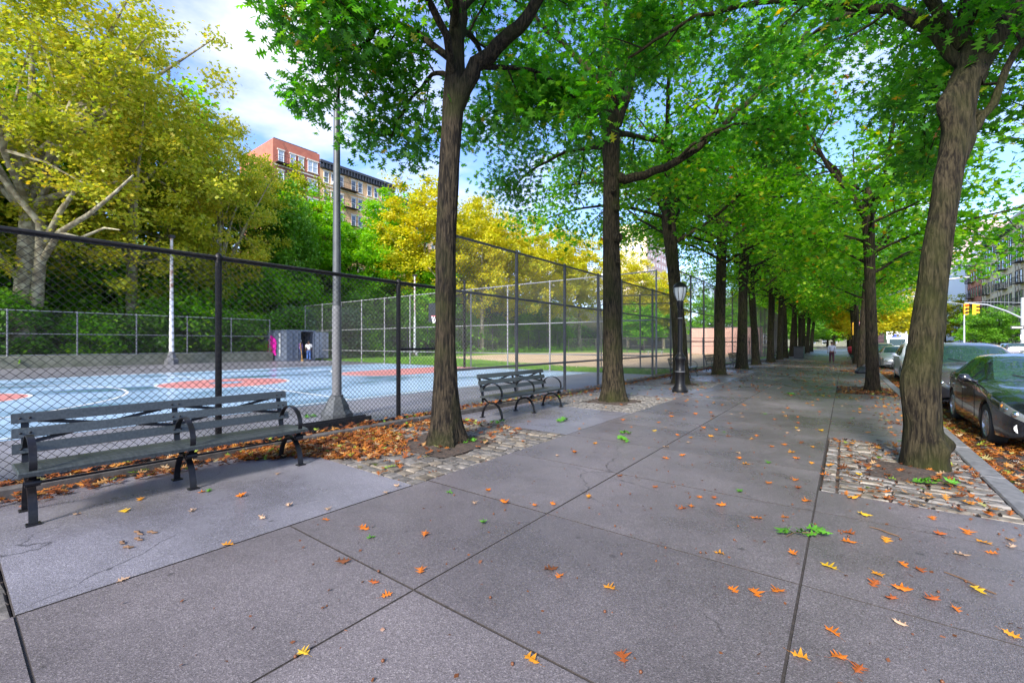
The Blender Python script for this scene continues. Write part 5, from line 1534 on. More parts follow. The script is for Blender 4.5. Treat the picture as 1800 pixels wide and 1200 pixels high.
person('person in a white shirt and blue jeans at the container opening', (-36.1, 19.0, 0), R(70), 1.70, 'skin_brown', 'white_cloth', 'blue_denim', 'dark_hair', .03, (.12, .05), group='people at the container')
person('person in purple behind the one in a white shirt', (-36.9, 18.7, .10), R(-60), 1.66, 'skin_dark', 'purple_cloth', 'blue_denim', 'white_cloth', .02, (.05, .12), group='people at the container')

# ------------------------------------------------------------------ things on the pavement
tb = thing('litter_bin', 'tall black litter bin with a green side among the oak trunks', 'bin', (-3.62, 52.0, 0))
b_ = MB(); b_.slab(-.42, .40, -.42, .42, .03, 1.1, .03); b_.build('body', 'black_plastic', tb)
b_ = MB(); b_.slab(.402, .425, -.40, .40, .05, 1.08, .01); b_.build('side_panel', 'dark_green_paint', tb)
b_ = MB(); b_.slab(-.45, .45, -.45, .45, 1.1, 1.18, .03); b_.build('lid', 'black_plastic', tb)
lb = thing('litter_bin', 'low black bin with a teal rim at the foot of the mast arm pole', 'bin', (.68, 41.9, 0))
b_ = MB(); b_.lathe([(.25, .02), (.30, .5), (.31, .6), (.28, .6), (.24, .1)], 14); b_.build('body', 'black_plastic', lb, smooth_angle=40)
b_ = MB(); b_.lathe([(.31, .42), (.325, .44), (.325, .58), (.31, .60)], 14); b_.build('rim', 'dark_green_paint', lb, smooth_angle=40)
nb = random.Random(3); b_ = MB()
prof = [(.02, .36), (.10, .34), (.2, .27), (.29, .17), (.33, .08), (.29, .0)]
b_.lathe(prof[::-1], 22)
b_.v = [(x * (1.05 + .10 * math.sin(3 * math.atan2(y, x)) + nb.uniform(-.05, .05)), y * (1 + .12 * math.sin(5 * math.atan2(y, x) + 1) + nb.uniform(-.05, .05)), max(0, z + nb.uniform(-.015, .015) + .05 * x)) for x, y, z in b_.v]
b_.tube([(.0, 0, .34), (.05, .02, .42), (.12, .05, .40)], [.04, .03, .05], 6)
set_props(b_.build('rubbish_bag', 'black_plastic', None, (.72, 27.9, -.004), smooth_angle=70), 'black plastic rubbish bag lying by the slim oak trunk near the kerb', 'rubbish bag')
sc = thing('shopping_cart', 'wire shopping cart loaded with a red bundle near the kerb', 'shopping cart', (.45, 53.0, 0))
b_ = MB()
for i in range(9):
    t = i / 8
    b_.tube([(-.25, -.4 + .8 * t, .95), (-.2, -.35 + .7 * t, .5), (.2, -.35 + .7 * t, .5), (.25, -.4 + .8 * t, .95)], .008, 4)
for z, w, d in ((.95, .25, .4), (.72, .23, .38), (.5, .2, .35)): b_.tube([(-w, -d, z), (w, -d, z), (w, d, z), (-w, d, z), (-w, -d, z)], .012, 4)
b_.tube([(-.26, -.42, .96), (-.26, -.62, 1.05), (.26, -.62, 1.05), (.26, -.42, .96)], .016, 6); b_.build('basket', 'iron_dark', sc)
b_ = MB()
for s in (-1, 1): b_.tube([(s * .2, -.35, .5), (s * .22, -.42, .16), (s * .22, .40, .14), (s * .2, .35, .5)], .014, 5)
b_.build('chassis', 'galvanised', sc)
for x, y in ((-.22, -.42), (.22, -.42), (-.22, .4), (.22, .4)):
    b_ = MB(); b_.tube([(-.02, 0, 0), (.02, 0, 0)], .06, 10); b_.build('wheel', 'tyre', sc, (x, y, .065))
b_ = MB(); b_.lathe([(.20, .52), (.33, .75), (.34, 1.0), (.2, 1.12), (.02, 1.15)], 10); b_.v = [(x * .75 + nb.uniform(-.02, .02), y * 1.1, z + nb.uniform(-.03, .03)) for x, y, z in b_.v]
set_props(b_.build('bundle', 'red_cloth', None, (.45, 53.0, .03), smooth_angle=60), 'red bundle heaped in the wire shopping cart', 'bundle')

# ------------------------------------------------------------------ signals, signs, street lamps
def signal_head(root, loc, rz, lit):
    b = MB(); b.slab(-.17, .17, -.12, .12, -.52, .52, .02); o = b.build('signal_head', 'signal_yellow', root, loc, (0, 0, rz))
    for k, z in enumerate((.34, 0, -.34)):
        b = MB(); b.tube([(0, -.125, z), (0, -.135, z)], .115, 14); b.build('lens', 'signal_red' if (k == 0 and lit) else 'sign_black', o)
        b = MB()
        vs = []
        for i in range(9):
            t = R(-20 + 220 * i / 8)
            for yy in (-.125, -.34): vs.append((.135 * math.cos(t), yy, z + .135 * math.sin(t)))
        b.add(vs, [(2 * i, 2 * i + 1, 2 * i + 3, 2 * i + 2) for i in range(8)]); b.build('visor', 'signal_yellow', o, fix=False)
    return o
tp = thing('traffic_signal', 'traffic signal pole across the road with yellow heads on a long mast arm', 'traffic signal', (13.55, 63, -.13))
b_ = MB(); b_.lathe([(.26, 0), (.26, .5), (.18, .65), (.15, 1.0), (.13, 6.0)], 12); b_.build('pole', 'galvanised', tp, smooth_angle=40)
b_ = MB(); b_.tube([(0, 0, 4.0), (-1.2, -.6, 4.75), (-2.6, -1.5, 5.35), (-4.3, -2.5, 5.55)], [.09, .08, .07, .06], 8); b_.build('mast_arm', 'galvanised', tp, smooth_angle=40)
b_ = MB(); b_.tube([(0, 0, 5.5), (-2.2, -1.3, 5.62), (-4.3, -2.5, 5.58)], .02, 6); b_.build('guy_wire', 'galvanised', tp)
signal_head(tp, (-4.2, -2.5, 4.92), R(10), True); signal_head(tp, (-3.55, -2.1, 4.92), R(75), False)
b_ = MB(); b_.box((0, 0, 0), (.9, .03, .3)); o = b_.build('street_sign', 'sign_black', tp, (-.35, -.16, 3.15))
b_ = MB(); b_.prism([(-.40, -.018, 0), (-.22, -.018, .1), (-.22, -.018, .045), (.36, -.018, .045), (.36, -.018, -.045), (-.22, -.018, -.045), (-.22, -.018, -.1)], (0, -.004, 0)); b_.build('arrow', 'white_paint', o)
b_ = MB(); b_.box((-.02, -.16, 2.2), (.3, .02, .45)); b_.build('notice', 'white_paint', tp)
mp_ = thing('mast_arm_pole', 'grey mast arm signal pole at the kerb beyond the rubbish bag', 'traffic signal', (1.02, 42.6, 0))
b_ = MB(); b_.lathe([(.30, 0), (.30, .35), (.24, .5), (.20, .8), (.17, .95), (.135, 1.0), (.11, 6.6)], 12); b_.build('pole', 'pole_pale', mp_, smooth_angle=40)
b_ = MB(); b_.tube([(0, 0, 4.3), (1.2, -.25, 4.95), (2.6, -.5, 5.4), (4.4, -.8, 5.85), (5.6, -1.0, 5.9)], [.08, .075, .07, .06, .05], 8); b_.build('mast_arm', 'galvanised', mp_, smooth_angle=40)
b_ = MB(); b_.tube([(0, 0, 6.3), (2.6, -.5, 6.2), (5.0, -.9, 6.15)], .03, 6); b_.build('lamp_arm', 'galvanised', mp_)
b_ = MB(); b_.tube([(2.0, -.4, 6.32), (2.3, -.45, 6.42), (2.7, -.5, 6.36)], [.07, .14, .05], 8); b_.build('lamp_head', 'white_paint', mp_, smooth_angle=60)
b_ = MB(); b_.box((0, 0, 0), (.46, .03, .62)); o = b_.build('parking_sign', 'sign_red', mp_, (-.02, -.16, 2.85), (0, 0, R(18)))
b_ = MB()
for k, (w_, z_) in enumerate(((.30, .20), (.36, .10), (.26, -.03), (.34, -.13), (.2, -.22))): b_.box((0, -.018, z_), (w_, .004, .05 if k != 1 else .03))
b_.build('sign_print', 'white_paint', o)
b_ = MB(); b_.box((-.42, .05, 2.6), (.30, .25, .95)); b_.build('pedestrian_signal', 'signal_yellow', mp_)
for (x, y, h, arm, lab) in ((13.6, 89, 7.2, -2.4, 'slender grey street lamp before the white painted wall'), (13.6, 128, 7.4, -2.4, 'slender grey street lamp farther along the far kerb')):
    q = thing('street_lamp', lab, 'street lamp', (x, y, -.1), 0, 'street lamps across the road')
    b_ = MB(); b_.lathe([(.2, 0), (.2, .8), (.11, 1.0), (.07, h)], 10); b_.build('pole', 'galvanised', q, smooth_angle=40)
    b_ = MB(); b_.tube([(0, 0, h - .05), (arm * .5, -.4, h + .25), (arm, -.8, h + .45)], .04, 6); b_.build('arm', 'galvanised', q)
    b_ = MB(); b_.tube([(arm + .1, -.8, h + .45), (arm - .25, -.9, h + .48), (arm - .6, -1.0, h + .44)], [.06, .13, .05], 8); b_.build('lamp_head', 'pole_pale', q, smooth_angle=60)
# benches for the players on the field
for i, (x, y, lab) in enumerate(((-19.6, 56.3, 'grey metal team bench on the sandy field, nearer the second oak'), (-17.0, 58.5, 'grey metal team bench on the sandy field, nearer the lamppost'))):
    q = thing('team_bench', lab, 'bench', (x, y, -.005), R(35), 'team benches on the field')
    b_ = MB(); b_.slab(-1.1, 1.1, -.16, .16, .44, .48, .01); b_.build('seat', 'galvanised', q)
    for s in (-.85, .85):
        b_ = MB(); b_.tube([(s, -.14, .44), (s, -.18, 0)], .03, 6); b_.tube([(s, .14, .44), (s, .18, 0)], .03, 6); b_.box((s, 0, .42), (.05, .3, .04)); b_.build('leg', 'galvanised', q)
bs = thing('backstop', 'curved chain link backstop standing on the ball field', 'backstop', (-9.3, 24.3, 0), R(20))
b_ = MB()
for x in (-2.2, 0, 2.2): b_.tube([(x, 0, 0), (x, .05, 1.8), (x, -.1, 2.9), (x, -.6, 3.7), (x, -1.3, 4.1)], .04, 8)
for (y, z) in ((.0, .1), (.05, 1.8), (-.6, 3.7), (-1.3, 4.1)): b_.tube([(-2.2, y, z), (2.2, y, z)], .03, 6)
b_.build('frame', 'fence_grey', bs, smooth_angle=40)
me = chain_mesh('chain_link', 4.4, 0, 4.9, .14, .0045, 'wire_grey')
co = np.zeros(len(me.vertices) * 3); me.vertices.foreach_get('co', co); co = co.reshape(-1, 3)
kz = np.array([0, 1.8, 2.95, 3.9, 4.9]); ky = np.array([0, .05, -.1, -.6, -1.3]); kzz = np.array([0.05, 1.8, 2.9, 3.7, 4.1])
co[:, 1] += np.interp(co[:, 2], kz, ky) + .05; co[:, 2] = np.interp(co[:, 2], kz, kzz); co[:, 0] -= 2.2
me.vertices.foreach_set('co', co.astype(np.float32).ravel()); me.update()
o = link_mesh('chain_link', me, bs); o['kind'] = 'stuff'

# ------------------------------------------------------------------ cars
def catmull(xs, ys, q):
    xs = np.array(xs, float); ys = np.array(ys, float)
    m = np.gradient(ys, xs)
    d = np.diff(ys) / np.diff(xs)
    for i in range(1, len(xs) - 1):
        if d[i - 1] * d[i] <= 0: m[i] = 0
        else: m[i] = 2 * d[i - 1] * d[i] / (d[i - 1] + d[i])
    m[0], m[-1] = d[0], d[-1]
    i = np.clip(np.searchsorted(xs, q) - 1, 0, len(xs) - 2)
    h = xs[i + 1] - xs[i]; t = (q - xs[i]) / h
    return ys[i] * (2 * t**3 - 3 * t**2 + 1) + h * m[i] * (t**3 - 2 * t**2 + t) + ys[i + 1] * (-2 * t**3 + 3 * t**2) + h * m[i + 1] * (t**3 - t**2)

def make_car(name, label, S, paint):
    """car whose nose points to -x in its own axes; S holds side and plan outlines"""
    root = thing(name, label, S.get('cat', 'car'), (0, 0, 0), 0, 'cars parked along the kerb')
    xw = S['wheels']; Rw = S['R']; W = S['W']
    x0, x1 = S['top'][0][0], S['top'][-1][0]
    xs = list(np.arange(x0, x1, .055)) + [x1]
    for w in xw: xs += [w - Rw * 1.16, w + Rw * 1.16]
    xs = np.array(sorted(set(np.round(xs, 4))))
    g = lambda k: catmull([p[0] for p in S[k]], [p[1] for p in S[k]], xs)
    top, belt, wid, wroof, zlow = g('top'), g('belt'), g('plan'), g('roofw'), g('low')
    green = np.clip((top - belt - .02) / .25, 0, 1)      # 1 where there is a cabin above the belt
    rows = []
    arch = np.zeros(len(xs))
    for w in xw:
        q = np.clip((Rw * 1.15) ** 2 - (xs - w) ** 2, 0, None); arch = np.maximum(arch, np.where(q > 0, Rw + np.sqrt(q) * 1.0, 0))
    zb = np.maximum(zlow, arch)
    zmid = np.maximum(zlow + (belt - zlow) * .52, arch + .03)
    zs = np.maximum(belt - .05, zmid + .02); zh = zs - np.maximum(zs - zmid, .02) * .42
    wb = W * 0.5 * wid
    shoulder = wb * .965
    redge = wroof * W * .5
    ztop_edge = top - (.075 * green + .035 * (1 - green))
    rows = [(np.zeros_like(xs), zb), (wb * .62, zb), (wb * .975, zb), (wb * 1.0, np.maximum(zlow + .16, zb + .012)), (wb * 1.0, zmid), (wb * 1.0, zh), (wb * .995, zs), (shoulder, belt)]
    a4, a5 = (shoulder, belt), (redge, np.maximum(ztop_edge, belt + .004))
    for t in (.12, .86): rows.append((a4[0] + (a5[0] - a4[0]) * t + .018 * np.sin(t * 3.14) * green, a4[1] + (a5[1] - a4[1]) * t))
    rows.append(a5)
    rows += [(redge * .90, a5[1] + (top - a5[1]) * .40), (redge * .55, a5[1] + (top - a5[1]) * .86), (redge * .0, top)]
    nR, nX = len(rows), len(xs)
    Y = np.array([r_[0] for r_ in rows]); Z = np.array([r_[1] for r_ in rows])
    def vert(i, j, s): return (xs[j], s * Y[i, j], Z[i, j])
    win = S['win']
    parts = {'body': MB(), 'windscreen': MB(), 'rear_window': MB(), 'sl0': MB(), 'sl1': MB(), 'sr0': MB(), 'sr1': MB(), 'hl': MB(), 'hr': MB(), 'tl': MB(), 'tr': MB(), 'underbody': MB()}
    nose = MB()
    for s, tag in ((1, 'r'), (-1, 'l')):
        for j in range(nX - 1):
            xm = (xs[j] + xs[j + 1]) / 2
            for i in range(nR - 1):
                q = [vert(i, j, s), vert(i, j + 1, s), vert(i + 1, j + 1, s), vert(i + 1, j, s)]
                key = 'body'
                if i <= 1: key = 'underbody'
                elif i == 8 and green[j] > .3:
                    if win['a'] < xm < win['b'] - .05: key = 's' + tag + '0'
                    elif win['b'] + .05 < xm < win['c']: key = 's' + tag + '1'
                elif i >= 10:
                    if i >= 11 and win['w0'] < xm < win['w1']: key = 'windscreen'
                    elif i >= 11 and win['r0'] < xm < win['r1']: key = 'rear_window'
                if i in (5, 6) and S['head'][0] < xm < S['head'][1] and key == 'body': key = 'h' + tag
                if i in (5, 6) and S['tail'][0] < xm < S['tail'][1] and key == 'body': key = 't' + tag
                parts[key].add(q if s > 0 else q[::-1], [(0, 1, 2, 3)])
        for j in (0, nX - 1):
            for i in range(nR - 1):
                q = [(xs[j], 0, Z[i, j]), vert(i, j, s), vert(i + 1, j, s), (xs[j], 0, Z[i + 1, j])]
                parts['body'].add(q if (s > 0) == (j == 0) else q[::-1], [(0, 1, 2, 3)])
    def finish(key, nm, m_, par, lift=0, ang=38):
        b = parts[key]
        if not b.f: return None
        me = b.mesh(nm, m_, None, fix=False)
        bm = bmesh.new(); bm.from_mesh(me); bmesh.ops.remove_doubles(bm, verts=bm.verts, dist=.0008); bmesh.ops.dissolve_degenerate(bm, edges=bm.edges, dist=.0005); bmesh.ops.recalc_face_normals(bm, faces=bm.faces)
        if lift:
            bm.normal_update()
            for v in bm.verts: v.co += v.normal * lift
        bm.to_mesh(me); bm.free(); smooth(me, R(ang))
        return link_mesh(nm, me, par)
    body = finish('body', 'body', paint, root)
    finish('underbody', 'underbody', 'under_black', root)
    finish('windscreen', 'windscreen', 'car_glass', root); finish('rear_window', 'rear_window', 'car_glass', root)
    for k in ('sl0', 'sl1', 'sr0', 'sr1'): finish(k, 'side_window', 'car_glass', root)
    for k in ('hl', 'hr'): finish(k, 'headlight', 'lamp_glass', root)
    for k in ('tl', 'tr'): finish(k, 'tail_light', 'sign_red', root)
    for s in (-1, 1):      # projector lamps and the amber corner inside the lamp unit
        h_ = [o for o in root.children if o.name.startswith('headlight')][0 if s > 0 else 1]
        for fx, rr_, mm_ in ((.30, .055, 'chrome'), (.62, .045, 'chrome'), (.88, .035, 'amber_glass')):
            xq = S['head'][0] + (S['head'][1] - S['head'][0]) * fx
            yq, zq = float(np.interp(xq, xs, (Y[6] + Y[5]) / 2)), float(np.interp(xq, xs, (Z[6] + Z[7]) / 2)) - .03
            b = MB(); b.lathe([(.002, -rr_), (rr_ * .7, -rr_ * .7), (rr_, 0), (rr_ * .7, rr_ * .7), (.002, rr_)], 10, (xq + .022, s * (yq - .022), zq)); b.build('lamp_lens', mm_, h_, smooth_angle=60)
    # added block, its black stands in for cabin shade behind the glass
    b = MB(); b.slab(win['w1'] - .1, win['c'] - .2, -W * .36, W * .36, .35, float(np.interp(.0, xs, belt)) - .06, .02); b.build('dark_interior_block', 'under_black', root)
    # wheels
    tyre = MB(); tyre.lathe([(Rw * .66, -.10), (Rw * .95, -.105), (Rw, -.08), (Rw, .08), (Rw * .95, .105), (Rw * .66, .10)], 28, cap=False)
    rim = MB(); rim.lathe([(Rw * .67, .098), (Rw * .64, .105), (Rw * .60, .06), (Rw * .58, -.05)], 28, cap=False)
    rim.lathe([(.06, .09), (.05, .10), (.001, .10)], 12, cap=False)
    for k in range(S.get('spokes', 7)):
        t = 2 * math.pi * k / S.get('spokes', 7); dd = Vector((math.cos(t), math.sin(t), 0)); pp = Vector((-math.sin(t), math.cos(t), 0))
        a, c = dd * .04, dd * Rw * .65
        rim.prism([a + pp * .035 + Vector((0, 0, .06)), c + pp * .022 + Vector((0, 0, .07)), c - pp * .022 + Vector((0, 0, .07)), a - pp * .035 + Vector((0, 0, .06))], (0, 0, .028))
    disc_ = MB(); disc_.lathe([(Rw * .60, -.04), (.001, -.04)], 20, cap=False)
    tm, rm, dm_ = tyre.mesh('tyre', 'tyre', 50), rim.mesh('rim', 'alloy', 50), disc_.mesh('brake_disc', 'under_black')
    wc = MB(); wc.lathe([(.05, -.09), (.05, .0)], 10); wm = wc.mesh('wheel', 'under_black')
    for w in xw:
        for s in (-1, 1):
            wy = s * (float(np.interp(w, xs, wb)) - .115)
            o = link_mesh('wheel', wm, root, (w, wy, Rw), (R(-90) * s, 0, 0))
            link_mesh('tyre', tm, o); link_mesh('rim', rm, o); link_mesh('brake_disc', dm_, o)
    # face of the car
    f0 = x0
    def on_nose(y_, dx=0.0):
        """x of the nose skin at half width y"""
        j = int(np.argmin(np.where(wb >= abs(y_), xs, 99))); return xs[j] + dx
    b = MB()
    gz0, gz1, gw0, gw1 = S['grille']
    b.prism([(f0 - .012, -gw0, gz0), (f0 - .012, gw0, gz0), (f0 - .004, gw1, gz1), (f0 - .004, -gw1, gz1)], (.03, 0, 0)); g_ = b.build('grille', 'under_black', root)
    b = MB()
    for k in range(S.get('bars', 6)):
        t = (k + .5) / S.get('bars', 6); z = gz0 + (gz1 - gz0) * t; w_ = gw0 + (gw1 - gw0) * t
        b.box((f0 - .018, 0, z), (.012, 2 * w_ - .03, .012))
    b.tube([(f0 - .016, -gw0, gz0), (f0 - .016, gw0, gz0), (f0 - .008, gw1, gz1), (f0 - .008, -gw1, gz1), (f0 - .016, -gw0, gz0)], .012, 6); b.build('grille_bar', 'chrome', g_)
    b = MB(); zi = S['intake']; b.prism([(f0 - .016, -.42, zi[0]), (f0 - .016, .42, zi[0]), (f0 - .016, .38, zi[1]), (f0 - .016, -.38, zi[1])], (.03, 0, 0)); b.build('intake', 'under_black', root)
    for s in (-1, 1):
        xf = on_nose(.62 * W / 2 * 1.25) - .012
        b = MB(); b.tube([(xf + .03, 0, 0), (xf - .0, 0, 0)], .085, 16); b.v = [(v[0], v[1] * 1.15, v[2]) for v in b.v]; ff = b.build('fog_lamp_housing', S.get('fog', 'under_black'), root, (0, s * .62 * W / 2 * 1.16, S['fogz']))
        b = MB(); b.tube([(xf - .002, 0, 0), (xf - .008, 0, 0)], .048, 14); b.build('fog_lamp', 'lamp_glass', ff)
        # mirror on a short stalk
        xm, zm = S['mirror']; ym = float(np.interp(xm, xs, shoulder))
        b = MB(); b.tube([(xm, s * (ym - .02), zm - .03), (xm - .02, s * (ym + .06), zm - .01), (xm - .03, s * (ym + .12), zm + .03), (xm - .02, s * (ym + .19), zm + .035), (xm - .01, s * (ym + .215), zm + .02)], [.025, .035, .075, .072, .03], 10)
        b.v = [(xm + (v[0] - xm) * .8, v[1], v[2]) for v in b.v]; b.build('mirror', paint, root, smooth_angle=60)
        b = MB()
        for hx in S['handles']:
            hy = float(np.interp(hx, xs, wb)); b.tube([(hx - .09, s * (hy - .004), S['hz']), (hx - .07, s * (hy + .02), S['hz']), (hx + .07, s * (hy + .02), S['hz']), (hx + .09, s * (hy - .004), S['hz'])], .013, 6)
        b.build('door_handles', 'chrome' if paint != 'car_white' else 'car_white', root, smooth_angle=60)
        b = MB()    # chrome line round the side glass and shut lines
        jj = [j for j in range(nX) if win['a'] - .02 < xs[j] < win['c'] + .02]
        b.tube([(xs[j], s * (Y[8, j] + .006), Z[8, j] - .006) for j in jj], .008, 5); b.build('window_trim', 'chrome', root)
        for hx in S['seams']:
            j = int(np.argmin(abs(xs - hx)))
            b = MB(); b.strap([(xs[j], s * (Y[i, j] + .0015), Z[i, j]) for i in range(3, 8)], .008, .004, Vector((1, 0, 0))); b.build('door_seam', 'under_black', root)
    b = MB(); b.slab(-.008, .008, -.26, .26, -.06, .06, .004); pl_ = b.build('number_plate', 'white_paint', root, (f0 - .022, 0, S['platez']))
    b = MB()
    j0 = int(np.argmin(abs(xs - win['w0'])))
    for y_ in (-.35, .15):
        b.tube([(win['w0'] - .02, y_, float(np.interp(win['w0'] - .02, xs, top)) + .015), (win['w0'] + .16, y_ + .3, float(np.interp(win['w0'] + .16, xs, top)) - .0)], .008, 4)
    b.build('wiper', 'under_black', root)
    if S.get('rails'):
        for s in (-1, 1):
            b = MB(); qq = np.linspace(win['w1'] + .25, win['c'] - .1, 8)
            b.tube([(x, s * float(np.interp(x, xs, redge)) * .97, float(np.interp(x, xs, top)) + (.0 if k in (0, 7) else .045)) for k, x in enumerate(qq)], .016, 6); b.build('roof_rail', 'galvanised', root)
    return root

SEDAN = dict(W=1.82, R=.325, wheels=(-1.38, 1.38), spokes=9,
    top=[(-2.32, .58), (-2.26, .70), (-2.0, .82), (-1.5, .92), (-.92, 1.0), (-.45, 1.22), (.0, 1.40), (.4, 1.445), (.9, 1.435), (1.35, 1.33), (1.85, 1.13), (2.15, 1.07), (2.30, .98), (2.35, .72)],
    belt=[(-2.32, .52), (-2.2, .64), (-1.9, .755), (-1.4, .85), (-.9, .925), (0, .95), (1.2, .985), (1.9, 1.0), (2.28, .93), (2.35, .66)],
    plan=[(-2.32, .62), (-2.22, .80), (-2.0, .91), (-1.5, .985), (-.6, 1.0), (.8, 1.0), (1.6, .98), (2.1, .91), (2.28, .83), (2.35, .72)],
    roofw=[(-2.32, .52), (-2.1, .72), (-1.6, .82), (-.95, .84), (-.4, .76), (.1, .67), (.9, .66), (1.4, .69), (1.9, .76), (2.2, .74), (2.35, .6)],
    low=[(-2.32, .30), (-2.1, .22), (-1.5, .20), (0, .19), (1.6, .22), (2.1, .28), (2.35, .38)],
    win=dict(w0=-.86, w1=-.02, r0=1.12, r1=1.80, a=-.62, b=.28, c=1.32), head=(-2.31, -1.95), tail=(1.95, 2.30), grille=(.50, .66, .26, .36), intake=(.27, .40), fogz=.38, platez=.46, mirror=(-.62, .98), handles=(.12, 1.05), hz=.80, seams=(-.75, .28, 1.2), fog='chrome')
SUV = dict(W=1.82, R=.35, wheels=(-1.33, 1.30), spokes=5,
    top=[(-2.25, .66), (-2.2, .84), (-1.95, .98), (-1.45, 1.07), (-1.0, 1.13), (-.55, 1.38), (-.15, 1.58), (.3, 1.65), (1.2, 1.655), (1.9, 1.60), (2.12, 1.40), (2.25, 1.05), (2.29, .72)],
    belt=[(-2.25, .58), (-2.1, .76), (-1.8, .90), (-1.4, .98), (-.9, 1.04), (.2, 1.07), (1.4, 1.12), (2.1, 1.12), (2.25, .95), (2.29, .66)],
    plan=[(-2.25, .66), (-2.15, .82), (-1.9, .93), (-1.4, .99), (0, 1.0), (1.5, .99), (2.05, .94), (2.22, .88), (2.29, .80)],
    roofw=[(-2.25, .55), (-2.0, .76), (-1.5, .84), (-1.0, .86), (-.5, .80), (.0, .71), (1.2, .70), (1.9, .70), (2.15, .72), (2.29, .70)],
    low=[(-2.25, .36), (-2.0, .28), (-1.3, .25), (0, .25), (1.5, .28), (2.1, .34), (2.29, .42)],
    win=dict(w0=-.95, w1=-.16, r0=1.90, r1=2.16, a=-.62, b=.30, c=1.85), head=(-2.24, -1.88), tail=(1.98, 2.22), grille=(.62, .80, .36, .42), intake=(.36, .50), fogz=.50, platez=.56, mirror=(-.62, 1.10), handles=(.15, 1.05), hz=.92, seams=(-.72, .30, 1.15))
HATCH = dict(SUV, W=1.80, spokes=7, rails=True, grille=(.70, .88, .40, .44))

def park(o, x, y_nose, half):
    """cars stand nose towards the camera: their -x axis turns to -y"""
    o.location = (x, y_nose + half, -.13); o.rotation_euler = (0, 0, math.pi / 2)
sedan = make_car('parked_car', 'black sedan parked at the kerb beside the leaning oak', SEDAN, 'car_black'); park(sedan, 2.72, 9.45, 2.32)
suv = make_car('parked_car', 'dark grey compact crossover parked right behind the black sedan', SUV, 'car_grey'); park(suv, 2.60, 14.5, 2.25)
wsuv = make_car('parked_car', 'white crossover with roof rails parked behind the dark grey one', HATCH, 'car_white'); park(wsuv, 2.70, 23.2, 2.25)
def car_copy(src, label, x, y, paint, group='cars parked along the kerb', rz=math.pi / 2):
    o = copy_tree(src); o.location = (x, y, -.13); o.rotation_euler = (0, 0, rz); o['label'] = label; o['group'] = group
    old = [ch for ch in src.children if ch.name.startswith('body')][0].data.materials[0]
    for ch in o.children:
        if ch.material_slots and ch.material_slots[0].material == old:
            ch.material_slots[0].link = 'OBJECT'; ch.material_slots[0].material = M[paint]
    return o
car_copy(sedan, 'silver sedan parked behind the white crossover', 2.70, 38.3, 'car_silver')
car_copy(sedan, 'dark blue sedan parked behind the silver sedan', 2.65, 44.5, 'car_blue')
car_copy(suv, 'silver crossover parked behind the dark blue sedan', 2.70, 51.0, 'car_silver')
car_copy(wsuv, 'white crossover parked beyond the mast arm pole', 2.7, 57.5, 'car_white')
car_copy(sedan, 'black sedan far down the kerb', 2.7, 64, 'car_black')
car_copy(suv, 'grey crossover far down the kerb', 2.7, 71, 'car_grey')
for i, (src, y, p, lab) in enumerate(((sedan, 41, 'car_white', 'white sedan parked on the far side of the road, its roof above the grey crossover'), (suv, 48, 'car_silver', 'silver crossover parked on the far side of the road'),
        (suv, 56, 'car_grey', 'grey crossover parked on the far side of the road'), (sedan, 64, 'car_blue', 'dark blue sedan parked on the far side of the road'), (wsuv, 72, 'car_white', 'white crossover parked on the far side of the road'),
        (sedan, 80, 'car_silver', 'silver sedan parked farthest along the far side of the road'))):
    car_copy(src, lab, 11.4, y, p, 'cars parked across the road', -math.pi / 2)
mt = thing('mail_truck', 'white mail truck with a blue emblem on its box, far down the road', 'truck', (5.2, 73, -.13))
b_ = MB(); b_.slab(-1.0, 1.0, -.0, 4.2, .55, 3.1, .06); b_.build('box', 'white_paint', mt)
b_ = MB(); b_.slab(-.95, .95, -1.5, -.02, .5, 1.25, .06); b_.prism([(-.93, -.02, 1.25), (-.93, -1.1, 1.25), (-.93, -.55, 2.2), (-.93, -.02, 2.25)], (1.86, 0, 0)); b_.build('cab', 'white_paint', mt)
b_ = MB(); b_.poly([(-.8, -1.08, 1.32), (.8, -1.08, 1.32), (.75, -.60, 2.12), (-.75, -.60, 2.12)]); o = b_.build('windscreen', 'car_glass', mt, (0, -.02, .01))
b_ = MB(); b_.prism([(-.55, -.005, 2.35), (.30, -.005, 2.35), (.52, -.005, 2.62), (.1, -.005, 2.60), (.45, -.005, 2.78), (-.30, -.005, 2.78), (-.45, -.005, 2.55)], (0, -.006, 0)); b_.build('emblem', 'emblem_blue', mt)
b_ = MB(); b_.box((0, -1.53, .62), (1.8, .06, .2)); b_.build('bumper', 'under_black', mt)
for x in (-.85, .85):
    for y_ in (-.7, 3.2):
        b_ = MB(); b_.tube([(-.12, 0, 0), (.12, 0, 0)], .38, 18); b_.build('wheel', 'tyre', mt, (x, y_, .38))
    b_ = MB(); b_.box((x * .85, -1.515, .95), (.22, .03, .18)); b_.build('headlight', 'lamp_glass', mt)

